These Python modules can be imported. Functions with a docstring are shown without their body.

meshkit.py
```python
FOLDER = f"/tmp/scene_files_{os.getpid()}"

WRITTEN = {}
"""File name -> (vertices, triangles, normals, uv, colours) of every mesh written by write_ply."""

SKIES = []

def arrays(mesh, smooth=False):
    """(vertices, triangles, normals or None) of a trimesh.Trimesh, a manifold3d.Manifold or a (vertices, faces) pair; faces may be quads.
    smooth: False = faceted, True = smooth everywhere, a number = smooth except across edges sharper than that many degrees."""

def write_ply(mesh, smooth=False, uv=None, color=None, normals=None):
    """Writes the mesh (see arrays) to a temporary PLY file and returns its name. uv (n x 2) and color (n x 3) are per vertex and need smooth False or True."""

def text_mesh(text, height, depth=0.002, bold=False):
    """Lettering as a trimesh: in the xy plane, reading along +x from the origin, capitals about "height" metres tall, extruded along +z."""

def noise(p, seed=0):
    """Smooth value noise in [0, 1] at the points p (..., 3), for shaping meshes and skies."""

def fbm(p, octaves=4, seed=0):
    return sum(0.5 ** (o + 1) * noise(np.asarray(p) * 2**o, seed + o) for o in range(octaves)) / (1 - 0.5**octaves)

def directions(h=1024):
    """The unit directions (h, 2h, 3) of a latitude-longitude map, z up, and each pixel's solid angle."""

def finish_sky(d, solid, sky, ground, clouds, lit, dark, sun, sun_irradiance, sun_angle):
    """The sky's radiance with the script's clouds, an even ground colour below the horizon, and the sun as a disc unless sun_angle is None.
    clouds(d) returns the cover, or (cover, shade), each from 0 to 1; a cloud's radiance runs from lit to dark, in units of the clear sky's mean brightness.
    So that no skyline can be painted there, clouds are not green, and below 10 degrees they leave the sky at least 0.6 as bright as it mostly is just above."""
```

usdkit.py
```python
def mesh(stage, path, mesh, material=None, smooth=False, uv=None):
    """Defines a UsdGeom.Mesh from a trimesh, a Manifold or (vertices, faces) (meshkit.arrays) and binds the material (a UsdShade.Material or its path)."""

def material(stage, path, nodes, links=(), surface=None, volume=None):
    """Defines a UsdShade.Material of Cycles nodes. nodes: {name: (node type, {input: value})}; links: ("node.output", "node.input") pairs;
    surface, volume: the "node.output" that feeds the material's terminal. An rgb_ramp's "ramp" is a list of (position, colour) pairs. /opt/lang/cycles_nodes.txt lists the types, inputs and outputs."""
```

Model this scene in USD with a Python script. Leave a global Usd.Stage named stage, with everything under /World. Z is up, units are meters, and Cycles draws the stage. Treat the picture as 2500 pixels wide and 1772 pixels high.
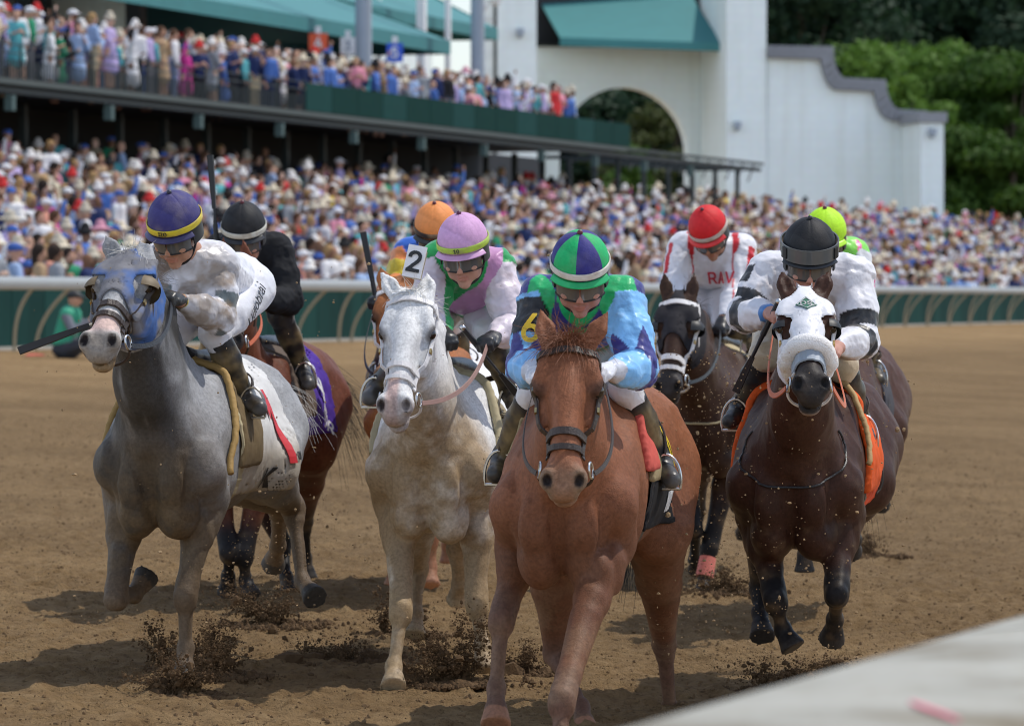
import math, random
import numpy as np, trimesh, shapely
from shapely.geometry import Polygon, box as sbox
from pxr import Usd, UsdGeom, UsdLux, UsdShade, Gf, Sdf, Vt
import usdkit, meshkit

stage = Usd.Stage.CreateInMemory()
UsdGeom.SetStageUpAxis(stage, UsdGeom.Tokens.z)
UsdGeom.SetStageMetersPerUnit(stage, 1.0)
W = UsdGeom.Xform.Define(stage, '/World')
stage.SetDefaultPrim(W.GetPrim())
UsdGeom.Scope.Define(stage, '/World/Looks')
rng = np.random.default_rng(7)
random.seed(7)

# ---------------------------------------------------------------- camera, sky, sun, exposure
CAM_H, FPX, PITCH = 1.68, 10800.0, math.atan2(886 - 727, 10800.0)   # height, focal length in photo pixels
cam = UsdGeom.Camera.Define(stage, '/World/camera')
cam.AddTranslateOp().Set(Gf.Vec3d(0, 0, CAM_H))
cam.AddRotateXOp().Set(90 - math.degrees(PITCH))
cam.CreateHorizontalApertureAttr(23.6)
cam.CreateVerticalApertureAttr(23.6 * 725 / 1024)
cam.CreateFocalLengthAttr(23.6 * FPX / 2500)
cam.CreateClippingRangeAttr(Gf.Vec2f(0.5, 3000))
cam.CreateFocusDistanceAttr(17.2)
cam.CreateFStopAttr(3.9)
cam.CreateExposureAttr(0.2)
SUN = np.array([0.45, 0.14, 0.90]); SUN /= np.linalg.norm(SUN)
sun = UsdLux.DistantLight.Define(stage, '/World/sun')
sun.CreateIntensityAttr(0.72); sun.CreateAngleAttr(0.5); sun.CreateColorAttr(Gf.Vec3f(1.0, 0.95, 0.87))
sun.CreateNormalizeAttr(True)
_e = math.asin(SUN[2]); _r = math.atan2(SUN[0], SUN[1])
# -z axis must point along -SUN: rotate +z to SUN
sun.AddRotateZOp().Set(-math.degrees(_r)); sun.AddRotateXOp().Set(-(90 - math.degrees(_e)))
dome = UsdLux.DomeLight.Define(stage, '/World/sky')
dome.CreateIntensityAttr(1.0)
M_sky = usdkit.material(stage, '/World/Looks/sky_dome', {
    'sky': ('sky_texture', {'sky_type': 'single_scattering', 'sun_disc': False, 'sun_elevation': _e, 'sun_rotation': _r}),
    'tc': ('texture_coordinate', {}), 'no': ('noise_texture', {'scale': 3.0, 'detail': 6.0}),
    'rp': ('rgb_ramp', {'ramp': [(0.45, (0, 0, 0)), (0.7, (1, 1, 1))]}),
    'mx': ('mix', {'fac': 0.0, 'color2': (6.0, 6.2, 6.6)}),
    'bg': ('background_shader', {'strength': 0.15})},
    [('tc.generated', 'no.vector'), ('no.fac', 'rp.fac'), ('rp.color', 'mx.fac'), ('sky.color', 'mx.color1'), ('mx.color', 'bg.color')], surface='bg.background')
UsdShade.MaterialBindingAPI.Apply(dome.GetPrim()).Bind(M_sky)
dome.GetPrim().SetCustomDataByKey('kind', 'structure')

# ---------------------------------------------------------------- helpers
_used = {}
def npath(name, parent='/World'):
    k = _used.get((parent, name), 0); _used[(parent, name)] = k + 1
    return f'{parent}/{name}' + (f'_{k:03d}' if k else '')
def tag(p, label=None, cat=None, group=None, kind=None):
    p = p.GetPrim() if hasattr(p, 'GetPrim') else p
    for k, v in (('label', label), ('category', cat), ('group', group), ('kind', kind)):
        if v: p.SetCustomDataByKey(k, v)
    return p
def obj(name, mesh, mat, parent='/World', smooth=False, cd=None, label=None):
    parent = parent if isinstance(parent, str) else str(parent.GetPath())
    path = npath(name, parent)
    m = usdkit.mesh(stage, path, mesh, mat, smooth)
    if cd is not None:
        UsdGeom.PrimvarsAPI(m).CreatePrimvar('Cd', Sdf.ValueTypeNames.Color3fArray, 'vertex').Set(Vt.Vec3fArray.FromNumpy(np.asarray(cd, np.float32)))
    if label: m.GetPrim().SetCustomDataByKey('label', label)
    return m
def thing(name, label, cat, loc=(0, 0, 0), rz=0.0, group=None, kind=None):
    x = UsdGeom.Xform.Define(stage, npath(name))
    x.AddTranslateOp().Set(Gf.Vec3d(*map(float, loc))); x.AddRotateZOp().Set(float(rz))
    tag(x, label, cat, group, kind)
    return x
def cat(*ms): return trimesh.util.concatenate([m for m in ms if m is not None])
def bx(sx, sy, sz, c=(0, 0, 0)):
    m = trimesh.creation.box((sx, sy, sz)); m.apply_translation(c); return m
def nrm(v): v = np.asarray(v, float); return v / (np.linalg.norm(v) + 1e-12)
def smooth_path(P, n=8):
    P = np.asarray(P, float)
    if len(P) < 3: return P
    from scipy.interpolate import CubicSpline
    t = np.r_[0, np.cumsum(np.linalg.norm(np.diff(P, axis=0), axis=1))]
    return CubicSpline(t, P)(np.linspace(0, t[-1], n * (len(P) - 1) + 1))
def tube(P, r, n=8, cap=True):
    P = np.asarray(P, float); r = np.broadcast_to(np.asarray(r, float), (len(P),))
    T = np.gradient(P, axis=0); T /= np.linalg.norm(T, axis=1, keepdims=True) + 1e-12
    ref = np.array([0, 0, 1.0]) if abs(T[0, 2]) < 0.9 else np.array([1.0, 0, 0])
    V = []; a = np.linspace(0, 2 * np.pi, n, endpoint=False)
    N = nrm(np.cross(T[0], ref))
    for i in range(len(P)):
        N = nrm(N - T[i] * N.dot(T[i])); B = np.cross(T[i], N)
        V.append(P[i] + r[i] * (np.cos(a)[:, None] * N + np.sin(a)[:, None] * B))
    V = np.vstack(V); F = []
    for i in range(len(P) - 1):
        for j in range(n):
            a0, a1, b0, b1 = i * n + j, i * n + (j + 1) % n, (i + 1) * n + j, (i + 1) * n + (j + 1) % n
            F += [[a0, a1, b1], [a0, b1, b0]]
    if cap:
        V = np.vstack([V, P[0], P[-1]]); k = len(V)
        for j in range(n):
            F += [[k - 2, (j + 1) % n, j], [k - 1, (len(P) - 1) * n + j, (len(P) - 1) * n + (j + 1) % n]]
    return trimesh.Trimesh(V, np.array(F)[:, ::1], process=False)
def ribbon(P, N, w, th=0.003):
    """A flat strap of width w along P whose outer face looks along N."""
    P = np.asarray(P, float); N = np.asarray(N, float)
    T = np.gradient(P, axis=0); T /= np.linalg.norm(T, axis=1, keepdims=True) + 1e-12
    S = np.cross(T, N); S /= np.linalg.norm(S, axis=1, keepdims=True) + 1e-12
    N = np.cross(S, T)
    w = np.broadcast_to(np.asarray(w, float), (len(P),))[:, None] / 2
    c = [P - S * w - N * th, P + S * w - N * th, P + S * w * .9 + N * th, P - S * w * .9 + N * th]
    V = np.stack(c, 1).reshape(-1, 3); F = []
    for i in range(len(P) - 1):
        for j in range(4):
            a0, a1, b0, b1 = i * 4 + j, i * 4 + (j + 1) % 4, i * 4 + 4 + j, i * 4 + 4 + (j + 1) % 4
            F += [[a0, a1, b1], [a0, b1, b0]]
    e = (len(P) - 1) * 4
    F += [[0, 2, 1], [0, 3, 2], [e, e + 1, e + 2], [e, e + 2, e + 3]]
    m = trimesh.Trimesh(V, np.array(F), process=False)
    return m
def sstep(a, b, x):
    t = np.clip((np.asarray(x, float) - a) / (b - a), 0, 1); return t * t * (3 - 2 * t)
def lerp(a, b, t): return np.asarray(a, float) * (1 - t) + np.asarray(b, float) * t

# ---- pixels of the photograph (2500 wide; q = its 2291 wide view) to points of the place
_cp, _sp = math.cos(PITCH), math.sin(PITCH)
def ray(px, py):
    cx, cy = (px - 1250) / FPX, (886 - py) / FPX
    d = np.array([cx, _cp + cy * _sp, -_sp + cy * _cp])
    return d / d[1]
CAM = np.array([0, 0, CAM_H])
def at(px, py, d): return CAM + ray(px, py) * d
Q = 2500 / 2291.0
def atq(x, y, d): return at(x * Q, y * Q, d)
def proj(P):
    v = np.asarray(P, float) - CAM
    z = v[..., 1] * _cp - v[..., 2] * _sp; y = v[..., 1] * _sp + v[..., 2] * _cp
    return np.stack([1250 + FPX * v[..., 0] / z, 886 - FPX * y / z], -1)
# ---- the straight: s along the track away from the camera, u across it towards the stands
TA = math.radians(18.2)
t_ = np.array([math.sin(TA), math.cos(TA), 0]); n_ = np.array([-math.cos(TA), math.sin(TA), 0])
def T(s, u, z=0.0): return s * t_ + u * n_ + np.array([0, 0, z])
U_RAIL = 28.0
def bank(u):
    u = np.asarray(u, float)
    return 0.855 * np.clip((u - 5) / (U_RAIL - 5), 0, 1)
TR = math.degrees(math.atan2(t_[1], t_[0]))     # rotation whose local x runs along the track; local y = +u

# ---------------------------------------------------------------- materials
def mat_plain(name, col, rough=0.6, var=0.12, scale=6.0, bump=0.0, bscale=60.0, metal=0.0, spec=0.5, sheen=0.0):
    nodes = {'tc': ('texture_coordinate', {}), 'no': ('noise_texture', {'scale': scale, 'detail': 5.0}),
             'mx': ('mix', {'color1': tuple(c * (1 - var) for c in col), 'color2': tuple(min(1, c * (1 + var)) for c in col)}),
             'p': ('principled_bsdf', {'roughness': rough, 'metallic': metal, 'specular_ior_level': spec, 'sheen_weight': sheen})}
    links = [('tc.object', 'no.vector'), ('no.fac', 'mx.fac'), ('mx.color', 'p.base_color')]
    if bump:
        nodes['nb'] = ('noise_texture', {'scale': bscale, 'detail': 4.0}); nodes['b'] = ('bump', {'strength': bump, 'distance': 0.01})
        links += [('tc.object', 'nb.vector'), ('nb.fac', 'b.height'), ('b.normal', 'p.normal')]
    return usdkit.material(stage, '/World/Looks/' + name, nodes, links, surface='p.BSDF')
def mat_cd(name, rough=0.5, vscale=40.0, vamt=0.25, bump=0.15, bscale=120.0, sheen=0.0, spec=0.5, bdist=0.004):
    """Colour comes from the mesh (its own paint, dye or coat), with fine grain on top."""
    return usdkit.material(stage, '/World/Looks/' + name, {
        'at': ('attribute', {'attribute': 'Cd'}), 'tc': ('texture_coordinate', {}),
        'no': ('noise_texture', {'scale': vscale, 'detail': 6.0, 'roughness': 0.6}),
        'mr': ('map_range', {'from_min': 0.3, 'from_max': 0.7, 'to_min': 1 - vamt, 'to_max': 1 + vamt}),
        'cc': ('combine_xyz', {}), 'mx': ('mix', {'mix_type': 'multiply', 'fac': 1.0}),
        'nb': ('noise_texture', {'scale': bscale, 'detail': 3.0}), 'b': ('bump', {'strength': bump, 'distance': bdist}),
        'p': ('principled_bsdf', {'roughness': rough, 'sheen_weight': sheen, 'specular_ior_level': spec})},
        [('tc.object', 'no.vector'), ('no.fac', 'mr.value'), ('mr.result', 'cc.x'), ('mr.result', 'cc.y'), ('mr.result', 'cc.z'),
         ('at.color', 'mx.color1'), ('cc.vector', 'mx.color2'), ('mx.color', 'p.base_color'),
         ('tc.object', 'nb.vector'), ('nb.fac', 'b.height'), ('b.normal', 'p.normal')], surface='p.BSDF')
M_coat = mat_cd('horse_coat', rough=0.58, vscale=70, vamt=0.24, bump=0.5, bscale=170, sheen=0.0, spec=0.2, bdist=0.004)
M_coat_gloss = mat_cd('glossy_dark_coat', rough=0.52, vscale=70, vamt=0.24, bump=0.35, bscale=170, spec=0.16, bdist=0.003)
M_silk = mat_cd('silk_cloth', rough=0.38, vscale=18, vamt=0.07, bump=0.7, bscale=22, sheen=0.1, spec=0.4, bdist=0.008)
M_capcloth = mat_cd('cap_cloth', rough=0.62, vscale=60, vamt=0.10, bump=0.35, bscale=140, spec=0.25, bdist=0.003)
M_cloth = mat_cd('plain_cloth', rough=0.8, vscale=20, vamt=0.12, bump=0.3, bscale=40, spec=0.2, bdist=0.006)
M_skin = mat_cd('skin', rough=0.5, vscale=30, vamt=0.08, bump=0.1, bscale=90, spec=0.4)
M_boot = mat_cd('boot_leather', rough=0.38, vscale=25, vamt=0.25, bump=0.3, bscale=60, spec=0.5)
M_paint = mat_cd('coloured_surface', rough=0.35, vscale=30, vamt=0.1, bump=0.06, bscale=60)
M_dark_leather = mat_plain('dark_leather', (.035, .022, .016), .45, .3, 30, .3, 120)
M_black_leather = mat_plain('black_leather', (.012, .012, .014), .4, .3, 30, .3, 120)
M_tan = mat_plain('tan_pad', (.42, .27, .11), .7, .2, 20, .2, 90)
M_cream = mat_plain('cream_pad', (.42, .36, .22), .8, .25, 14, .3, 60)
M_white_strap = mat_plain('white_strap', (.74, .72, .72), .45, .1, 30, .2, 100)
M_steel = mat_plain('bit_steel', (.62, .62, .62), .22, .1, 20, metal=1.0)
M_brass = mat_plain('brass', (.6, .45, .2), .3, .1, 20, metal=1.0)
M_red_rein = mat_plain('red_rein', (.5, .12, .05), .5, .2, 30)
M_lens = mat_plain('goggle_lens', (.075, .07, .065), .10, .2, 12, spec=0.9)
M_black = mat_plain('black_rubber', (.012, .012, .013), .5, .2, 12)
M_eye = mat_plain('horse_eye', (.012, .008, .006), .06, .2, 12, spec=0.9)
M_white = mat_plain('white_paint', (.74, .75, .76), .5, .05, 3)
M_wall = usdkit.material(stage, '/World/Looks/white_block_wall', {
    'tc': ('texture_coordinate', {}), 'no': ('noise_texture', {'scale': 0.6, 'detail': 6.0}), 'n2': ('noise_texture', {'scale': 5.0, 'detail': 4.0}),
    'mx': ('mix', {'color1': (.77, .845, .83), 'color2': (.82, .89, .88)}), 'm2': ('mix', {'mix_type': 'multiply', 'fac': .10}),
    'mp': ('mapping', {'rotation': (math.pi / 2, 0, 0)}), 'br': ('brick_texture', {'color1': (.97, .97, .97), 'color2': (1, 1, 1), 'mortar': (.91, .92, .92), 'scale': 1.0, 'mortar_size': .012, 'brick_width': .8, 'row_height': .4}), 'm5': ('mix', {'mix_type': 'multiply', 'fac': .8}), 'st': ('noise_texture', {'scale': 1.0, 'detail': 4.0}), 'ms': ('mapping', {'scale': (1.6, 1.6, .12)}), 'rs': ('rgb_ramp', {'ramp': [(.30, (.87, .86, .83)), (.5, (1, 1, 1))]}), 'm6': ('mix', {'mix_type': 'multiply', 'fac': .7}),
    'b': ('bump', {'strength': .3, 'distance': .02}), 'p': ('principled_bsdf', {'roughness': .8, 'specular_ior_level': .2})},
    [('tc.object', 'mp.vector'), ('mp.vector', 'br.vector'), ('tc.object', 'ms.vector'), ('ms.vector', 'st.vector'), ('st.fac', 'rs.fac'), ('br.color', 'm5.color2'), ('m5.color', 'm6.color1'), ('rs.color', 'm6.color2'), ('tc.object', 'no.vector'), ('tc.object', 'n2.vector'), ('no.fac', 'mx.fac'), ('mx.color', 'm2.color1'), ('n2.color', 'm2.color2'), ('m2.color', 'm5.color1'), ('m6.color', 'p.base_color'), ('n2.fac', 'b.height'), ('b.normal', 'p.normal')], surface='p.BSDF')
M_cap = mat_plain('slate_coping', (.23, .24, .26), .7, .15, 4, .3, 20)
M_teal = mat_plain('teal_canvas', (.034, .187, .195), .6, .1, 1.5, .2, 12)
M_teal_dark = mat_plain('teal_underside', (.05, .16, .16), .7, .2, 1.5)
M_dark = mat_plain('dark_steel_paint', (.018, .026, .026), .6, .2, 2)
M_shade = mat_plain('painted_shade', (.012, .014, .018), .8, .3, 1.2)  # near-black colour standing for shade below the deck and in the opening
M_green = [mat_plain(f'green_board_{k}', c, .85, .14, 2.5, .2, 9, spec=.1) for k, c in enumerate([(.010, .045, .042), (.012, .055, .050), (.009, .040, .037)])]
M_mesh = mat_plain('green_windscreen', (.006, .038, .032), .85, .15, 3, spec=.1)
M_greypost = mat_plain('grey_post', (.30, .35, .41), .5, .08, 2)
M_conc = mat_plain('concrete', (.36, .35, .32), .85, .12, 1.4, .3, 14)
M_fascia = mat_plain('grey_fascia', (.065, .08, .075), .7, .15, 2)
M_railwhite = mat_plain('rail_white', (.30, .325, .335), .6, .08, 3)
M_posttan = mat_plain('post_tan', (.30, .255, .17), .7, .12, 4)

# ---------------------------------------------------------------- ground: one sheet, dirt track in front
def axis(dense, growth, far):
    lo, hi, st = dense; a = list(np.arange(lo, hi, st)); x, s = a[-1], st
    up = []
    while x < far[1]: s *= growth; x += s; up.append(x)
    x, s = lo, st; dn = []
    while x > far[0]: s *= growth; x -= s; dn.append(x)
    return np.array(dn[::-1] + a + up)
gx = axis((-3.3, 3.5, .022), 1.05, (-900, 900)); gy = axis((15.2, 25, .028), 1.022, (-60, 1500))
GX, GY = np.meshgrid(gx, gy)
def relief(x, y):
    P = np.stack([x, y, 0 * x], -1)
    big = (meshkit.fbm(P * 1.1, 3, 3) - .5) * .05
    w = 1 - sstep(34, 60, y)
    ridg = 1 - np.abs(2 * meshkit.fbm(P * np.array([7.0, 7.0, 1]), 3, 5) - 1)
    lump = np.clip(meshkit.noise(P * 17.0, 9) - .55, 0, 1) * 1.0
    lump2 = np.clip(meshkit.noise(P * 8.0, 19) - .62, 0, 1)
    return big + w * ((ridg - .6) * .017 + lump * .05 + lump2 * .03 + (meshkit.noise(P * 31.0, 29) - .5) * .014)
GZ = bank(GX * n_[0] + GY * n_[1]) + relief(GX, GY) * (1 - sstep(27.2, 27.9, GX * n_[0] + GY * n_[1]))
GZ = np.where(GX * n_[0] + GY * n_[1] > 27.9, .855, GZ)
_hr = np.random.default_rng(17)
for _ in range(230):                       # hoofprints: a shallow dish with a pushed-up back rim
    cy = 15.6 + 16 * _hr.random() ** 1.3; cx = _hr.uniform(-.13, .135) * cy; rr = _hr.uniform(.06, .11); dp = _hr.uniform(.006, .018)
    i0, i1 = np.searchsorted(gx, [cx - .3, cx + .3]); j0, j1 = np.searchsorted(gy, [cy - .3, cy + .3])
    X, Y = GX[j0:j1, i0:i1] - cx, GY[j0:j1, i0:i1] - cy; q = np.hypot(X, Y * .85) / rr; wob = 1 + .35 * (meshkit.noise(np.stack([X * 20, Y * 20, X * 0 + cx], -1), 3) - .5)
    q = q * wob; GZ[j0:j1, i0:i1] += dp * (-1.0 * np.exp(-q ** 4) + .75 * np.exp(-((q - 1.35) / .32) ** 2) * (.6 + .5 * np.sign(Y)))
nx, ny = len(gx), len(gy)
ii = (np.arange(ny - 1)[:, None] * nx + np.arange(nx - 1)[None]).ravel()
GF = np.stack([ii, ii + 1, ii + nx + 1, ii + nx], 1)
M_dirt = usdkit.material(stage, '/World/Looks/track_dirt', {
    'g': ('geometry', {}), 'mp': ('mapping', {'scale': (1, 1, 1)}),
    'dp': ('vector_math', {'math_type': 'dot_product', 'vector2': (n_[0], n_[1], 0.0)}), 'ru': ('map_range', {'from_min': 19.5, 'from_max': 23.5, 'to_min': 0.0, 'to_max': 1.0}), 'mm': ('mix', {'mix_type': 'mix', 'color1': (.90, .885, .87), 'color2': (1.20, 1.18, 1.15)}), 'mf': ('mix', {'mix_type': 'multiply', 'fac': 1.0}), 'n4': ('noise_texture', {'scale': 95.0, 'detail': 3.0, 'roughness': .7}), 'n1': ('noise_texture', {'scale': .55, 'detail': 5.0}), 'n2': ('noise_texture', {'scale': 9.0, 'detail': 8.0, 'roughness': .65}),
    'n3': ('noise_texture', {'scale': 34.0, 'detail': 5.0, 'roughness': .7}), 'v': ('voronoi_texture', {'scale': 26.0}),
    'r2': ('rgb_ramp', {'ramp': [(.26, (.14, .086, .042)), (.40, (.245, .160, .079)), (.56, (.30, .203, .104)), (.75, (.36, .256, .137))]}),
    'r1': ('rgb_ramp', {'ramp': [(.35, (.86, .84, .82)), (.65, (1.12, 1.12, 1.12))]}),
    'm': ('mix', {'mix_type': 'multiply', 'fac': 1.0}),
    'r3': ('rgb_ramp', {'ramp': [(.30, (.36, .34, .32)), (.44, (.96, .96, .96)), (.8, (1.10, 1.10, 1.10))]}), 'm3': ('mix', {'mix_type': 'multiply', 'fac': 1.0}),
    'ad': ('math', {'math_type': 'add'}), 'a4': ('math', {'math_type': 'add'}), 'b': ('bump', {'strength': .9, 'distance': .03}),
    'p': ('principled_bsdf', {'roughness': .95, 'specular_ior_level': .1})},
    [('g.position', 'n1.vector'), ('g.position', 'n2.vector'), ('g.position', 'n3.vector'), ('g.position', 'v.vector'),
     ('n2.fac', 'r2.fac'), ('n1.fac', 'r1.fac'), ('r2.color', 'm.color1'), ('r1.color', 'm.color2'), ('m.color', 'm3.color1'), ('n3.fac', 'r3.fac'), ('r3.color', 'm3.color2'),
     ('g.position', 'dp.vector1'), ('dp.value', 'ru.value'), ('ru.result', 'mm.fac'), ('mm.color', 'mf.color2'), ('m3.color', 'mf.color1'), ('mf.color', 'p.base_color'), ('g.position', 'n4.vector'), ('n3.fac', 'ad.value1'), ('n2.fac', 'ad.value2'), ('ad.value', 'a4.value1'), ('n4.fac', 'a4.value2'), ('a4.value', 'b.height'), ('b.normal', 'p.normal')], surface='p.BSDF')
g = obj('dirt_track', (np.stack([GX, GY, GZ], -1).reshape(-1, 3), GF), M_dirt, smooth=True)
tag(g, 'brown harrowed dirt racetrack running past the stands', 'ground', kind='structure')
from scipy.interpolate import RegularGridInterpolator
_gz = RegularGridInterpolator((gy, gx), GZ, bounds_error=False, fill_value=0)
def ground_z(x, y): return float(_gz((y, x)))
# ---------------------------------------------------------------- outer rail, board wall
S0, S1 = 36.0, 205.0
def tloc(m): return m        # meshes built with x = s, y = u, under an Xform turned by TR
def track_thing(name, label, c, **k):
    return thing(name, label, c, rz=TR, **k)
fence = track_thing('outer_rail', 'long white outer rail on tan gooseneck posts before the packed stands', 'rail')
sec = []
for k in range(int((S1 - S0) / 6)):
    a = np.linspace(0, 2 * np.pi, 20, endpoint=False)
    P = np.stack([np.full(2, 0.), np.full(2, U_RAIL), np.full(2, 1.9)], 1)
    P[:, 0] = [S0 + 6 * k, S0 + 6 * k + 5.985]
    m = tube(P, .10, 20)
    obj('rail_pipe', m, M_railwhite, fence, smooth=40)
for k in range(int((S1 - S0) / 1.42)):
    s = S0 + .3 + 1.42 * k
    if k % 2: P = [[s, U_RAIL + .62, .80], [s, U_RAIL + .58, 1.15], [s, U_RAIL + .34, 1.55], [s, U_RAIL + .05, 1.83]]
    else: P = [[s, U_RAIL + .34, .80], [s, U_RAIL + .33, 1.2], [s, U_RAIL + .22, 1.58], [s, U_RAIL + .03, 1.83]]
    obj('post', tube(smooth_path(P, 4), .029, 8), M_posttan, fence, smooth=40)
wallg = track_thing('green_board_wall', 'low dark green board wall behind the outer rail', 'wall')
k = 0; s = S0
while s < 176:
    w = .62
    obj('board', bx(w - .012, .05 + .012 * (k % 2), 1.02, (s + w / 2, 29.35, 1.40)), M_green[(k * 7 // 3) % 3], wallg)
    s += w; k += 1
obj('base_sill', bx(176 - S0, .14, .10, ((S0 + 176) / 2, 29.35, .86)), M_conc, wallg)

# ---------------------------------------------------------------- grandstand: terrace, deck, posts, awnings
def floor_lo(u): return .9 + .1 * np.clip(u - 30, 0, 5) + .29 * np.clip(u - 35, 0, None)
def floor_hi(u): return 6.72 + .09 * (u - 42.6)
stand = track_thing('grandstand', 'two-level grandstand packed with spectators under teal awnings', 'grandstand')
def extr(poly_uz, s0, s1):      # profile in (u,z) pulled along s
    m = trimesh.creation.extrude_polygon(Polygon(poly_uz), s1 - s0)
    v = m.vertices.copy(); m.vertices = np.stack([v[:, 2] + s0, v[:, 0], v[:, 1]], 1); m.fix_normals(); return m
for i, u in enumerate(np.arange(30, 46.2, .8)):
    z = float(floor_lo(u)); obj('terrace_step', extr([(u, -.2), (u + .795, -.2), (u + .795, z), (u, z)], 40, 240 if u < 41 else 188), M_conc, stand)
D0, D1 = 66.0, 139.5; M_flood = mat_plain('dull_green_lamp', (.07, .115, .11), .7, .1, 3)
obj('deck_slab', extr([(42.0, 6.50), (58, 6.50), (58, 6.66), (42.0, 6.66)], D0, D1), M_shade, stand)
obj('deck_fascia', extr([(41.86, 6.49), (41.995, 6.49), (41.995, 6.62), (41.86, 6.62)], D0, D1), M_fascia, stand)
obj('deck_end_beam', extr([(41.90, 6.52), (41.995, 6.52), (41.995, 6.62), (41.90, 6.62)], D1, 157), M_dark, stand)
for s in np.arange(D1 + 1, 156, 1.5):
    obj('lattice_brace', tube([[s, 42.1, 5.9], [s + .6, 42.05, 6.5]], .03, 5), M_dark, stand)
obj('canopy_beam', extr([(42.0, 6.30), (42.25, 6.30), (42.25, 6.437), (42.0, 6.437)], D0, 157), M_dark, stand)
obj('concourse_back', extr([(46.95, 4.0), (47.1, 4.0), (47.1, 6.495), (46.95, 6.495)], D0, 146), M_shade, stand)  # back wall painted near-black as the deep shade under the deck
for u in np.arange(42.8, 57.5, .8):
    z = float(floor_hi(u)); obj('upper_step', extr([(u, 6.665), (u + .795, 6.665), (u + .795, z), (u, z)], D0, 138.5), M_conc, stand)
for s in np.arange(D0 + 2, D1 + 4, 2.9):
    obj('column', bx(.16, .16, 2.6, (s, 44.2, 5.0)), M_dark, stand)
for k, s in enumerate(np.arange(140.5, 157.2, 3.0)):
    obj('frame_post', bx(.14, .14, 2.3, (s, 42.5, 5.2)), M_dark, stand)
    obj('frame_beam', bx(.1, 3.0, .12, (s + .12, 43.6, 6.36)), M_dark, stand)
for k, s in enumerate(np.arange(D0 + 3, 150, 5.6)):
    m = cat(bx(.18, .2, .3, (s, 41.98, 6.05)), bx(.05, .05, .2, (s, 42.05, 6.27)), bx(.22, .16, .05, (s, 41.96, 6.22)))
    obj('floodlight', m, M_flood, stand)
# green mesh railing in panels
s = 110.0; k = 0
while s < D1:
    obj('windscreen_panel', bx(1.96, .03, .74, (s + .98, 41.93, 7.02)), M_mesh if k % 3 else M_green[1], stand)
    obj('rail_post', bx(.05, .05, .86, (s - .02, 41.98, 7.06)), M_dark, stand); s += 2.0; k += 1
s = D0
while s < 109.5:
    obj('baluster_panel', cat(*[bx(.03, .03, .40, (s + .06 + .155 * q, 41.95, 6.86)) for q in range(12)]), M_dark, stand); s += 2.0
for z in (7.2, 7.4):
    obj('guard_rail', tube([[D0, 41.95, z], [109.9, 41.95, z]], .018, 6), M_dark, stand)
for s in np.arange(D0, 110, 2.0):
    obj('rail_post', bx(.05, .05, .8, (s, 41.99, 7.02)), M_dark, stand)
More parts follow.
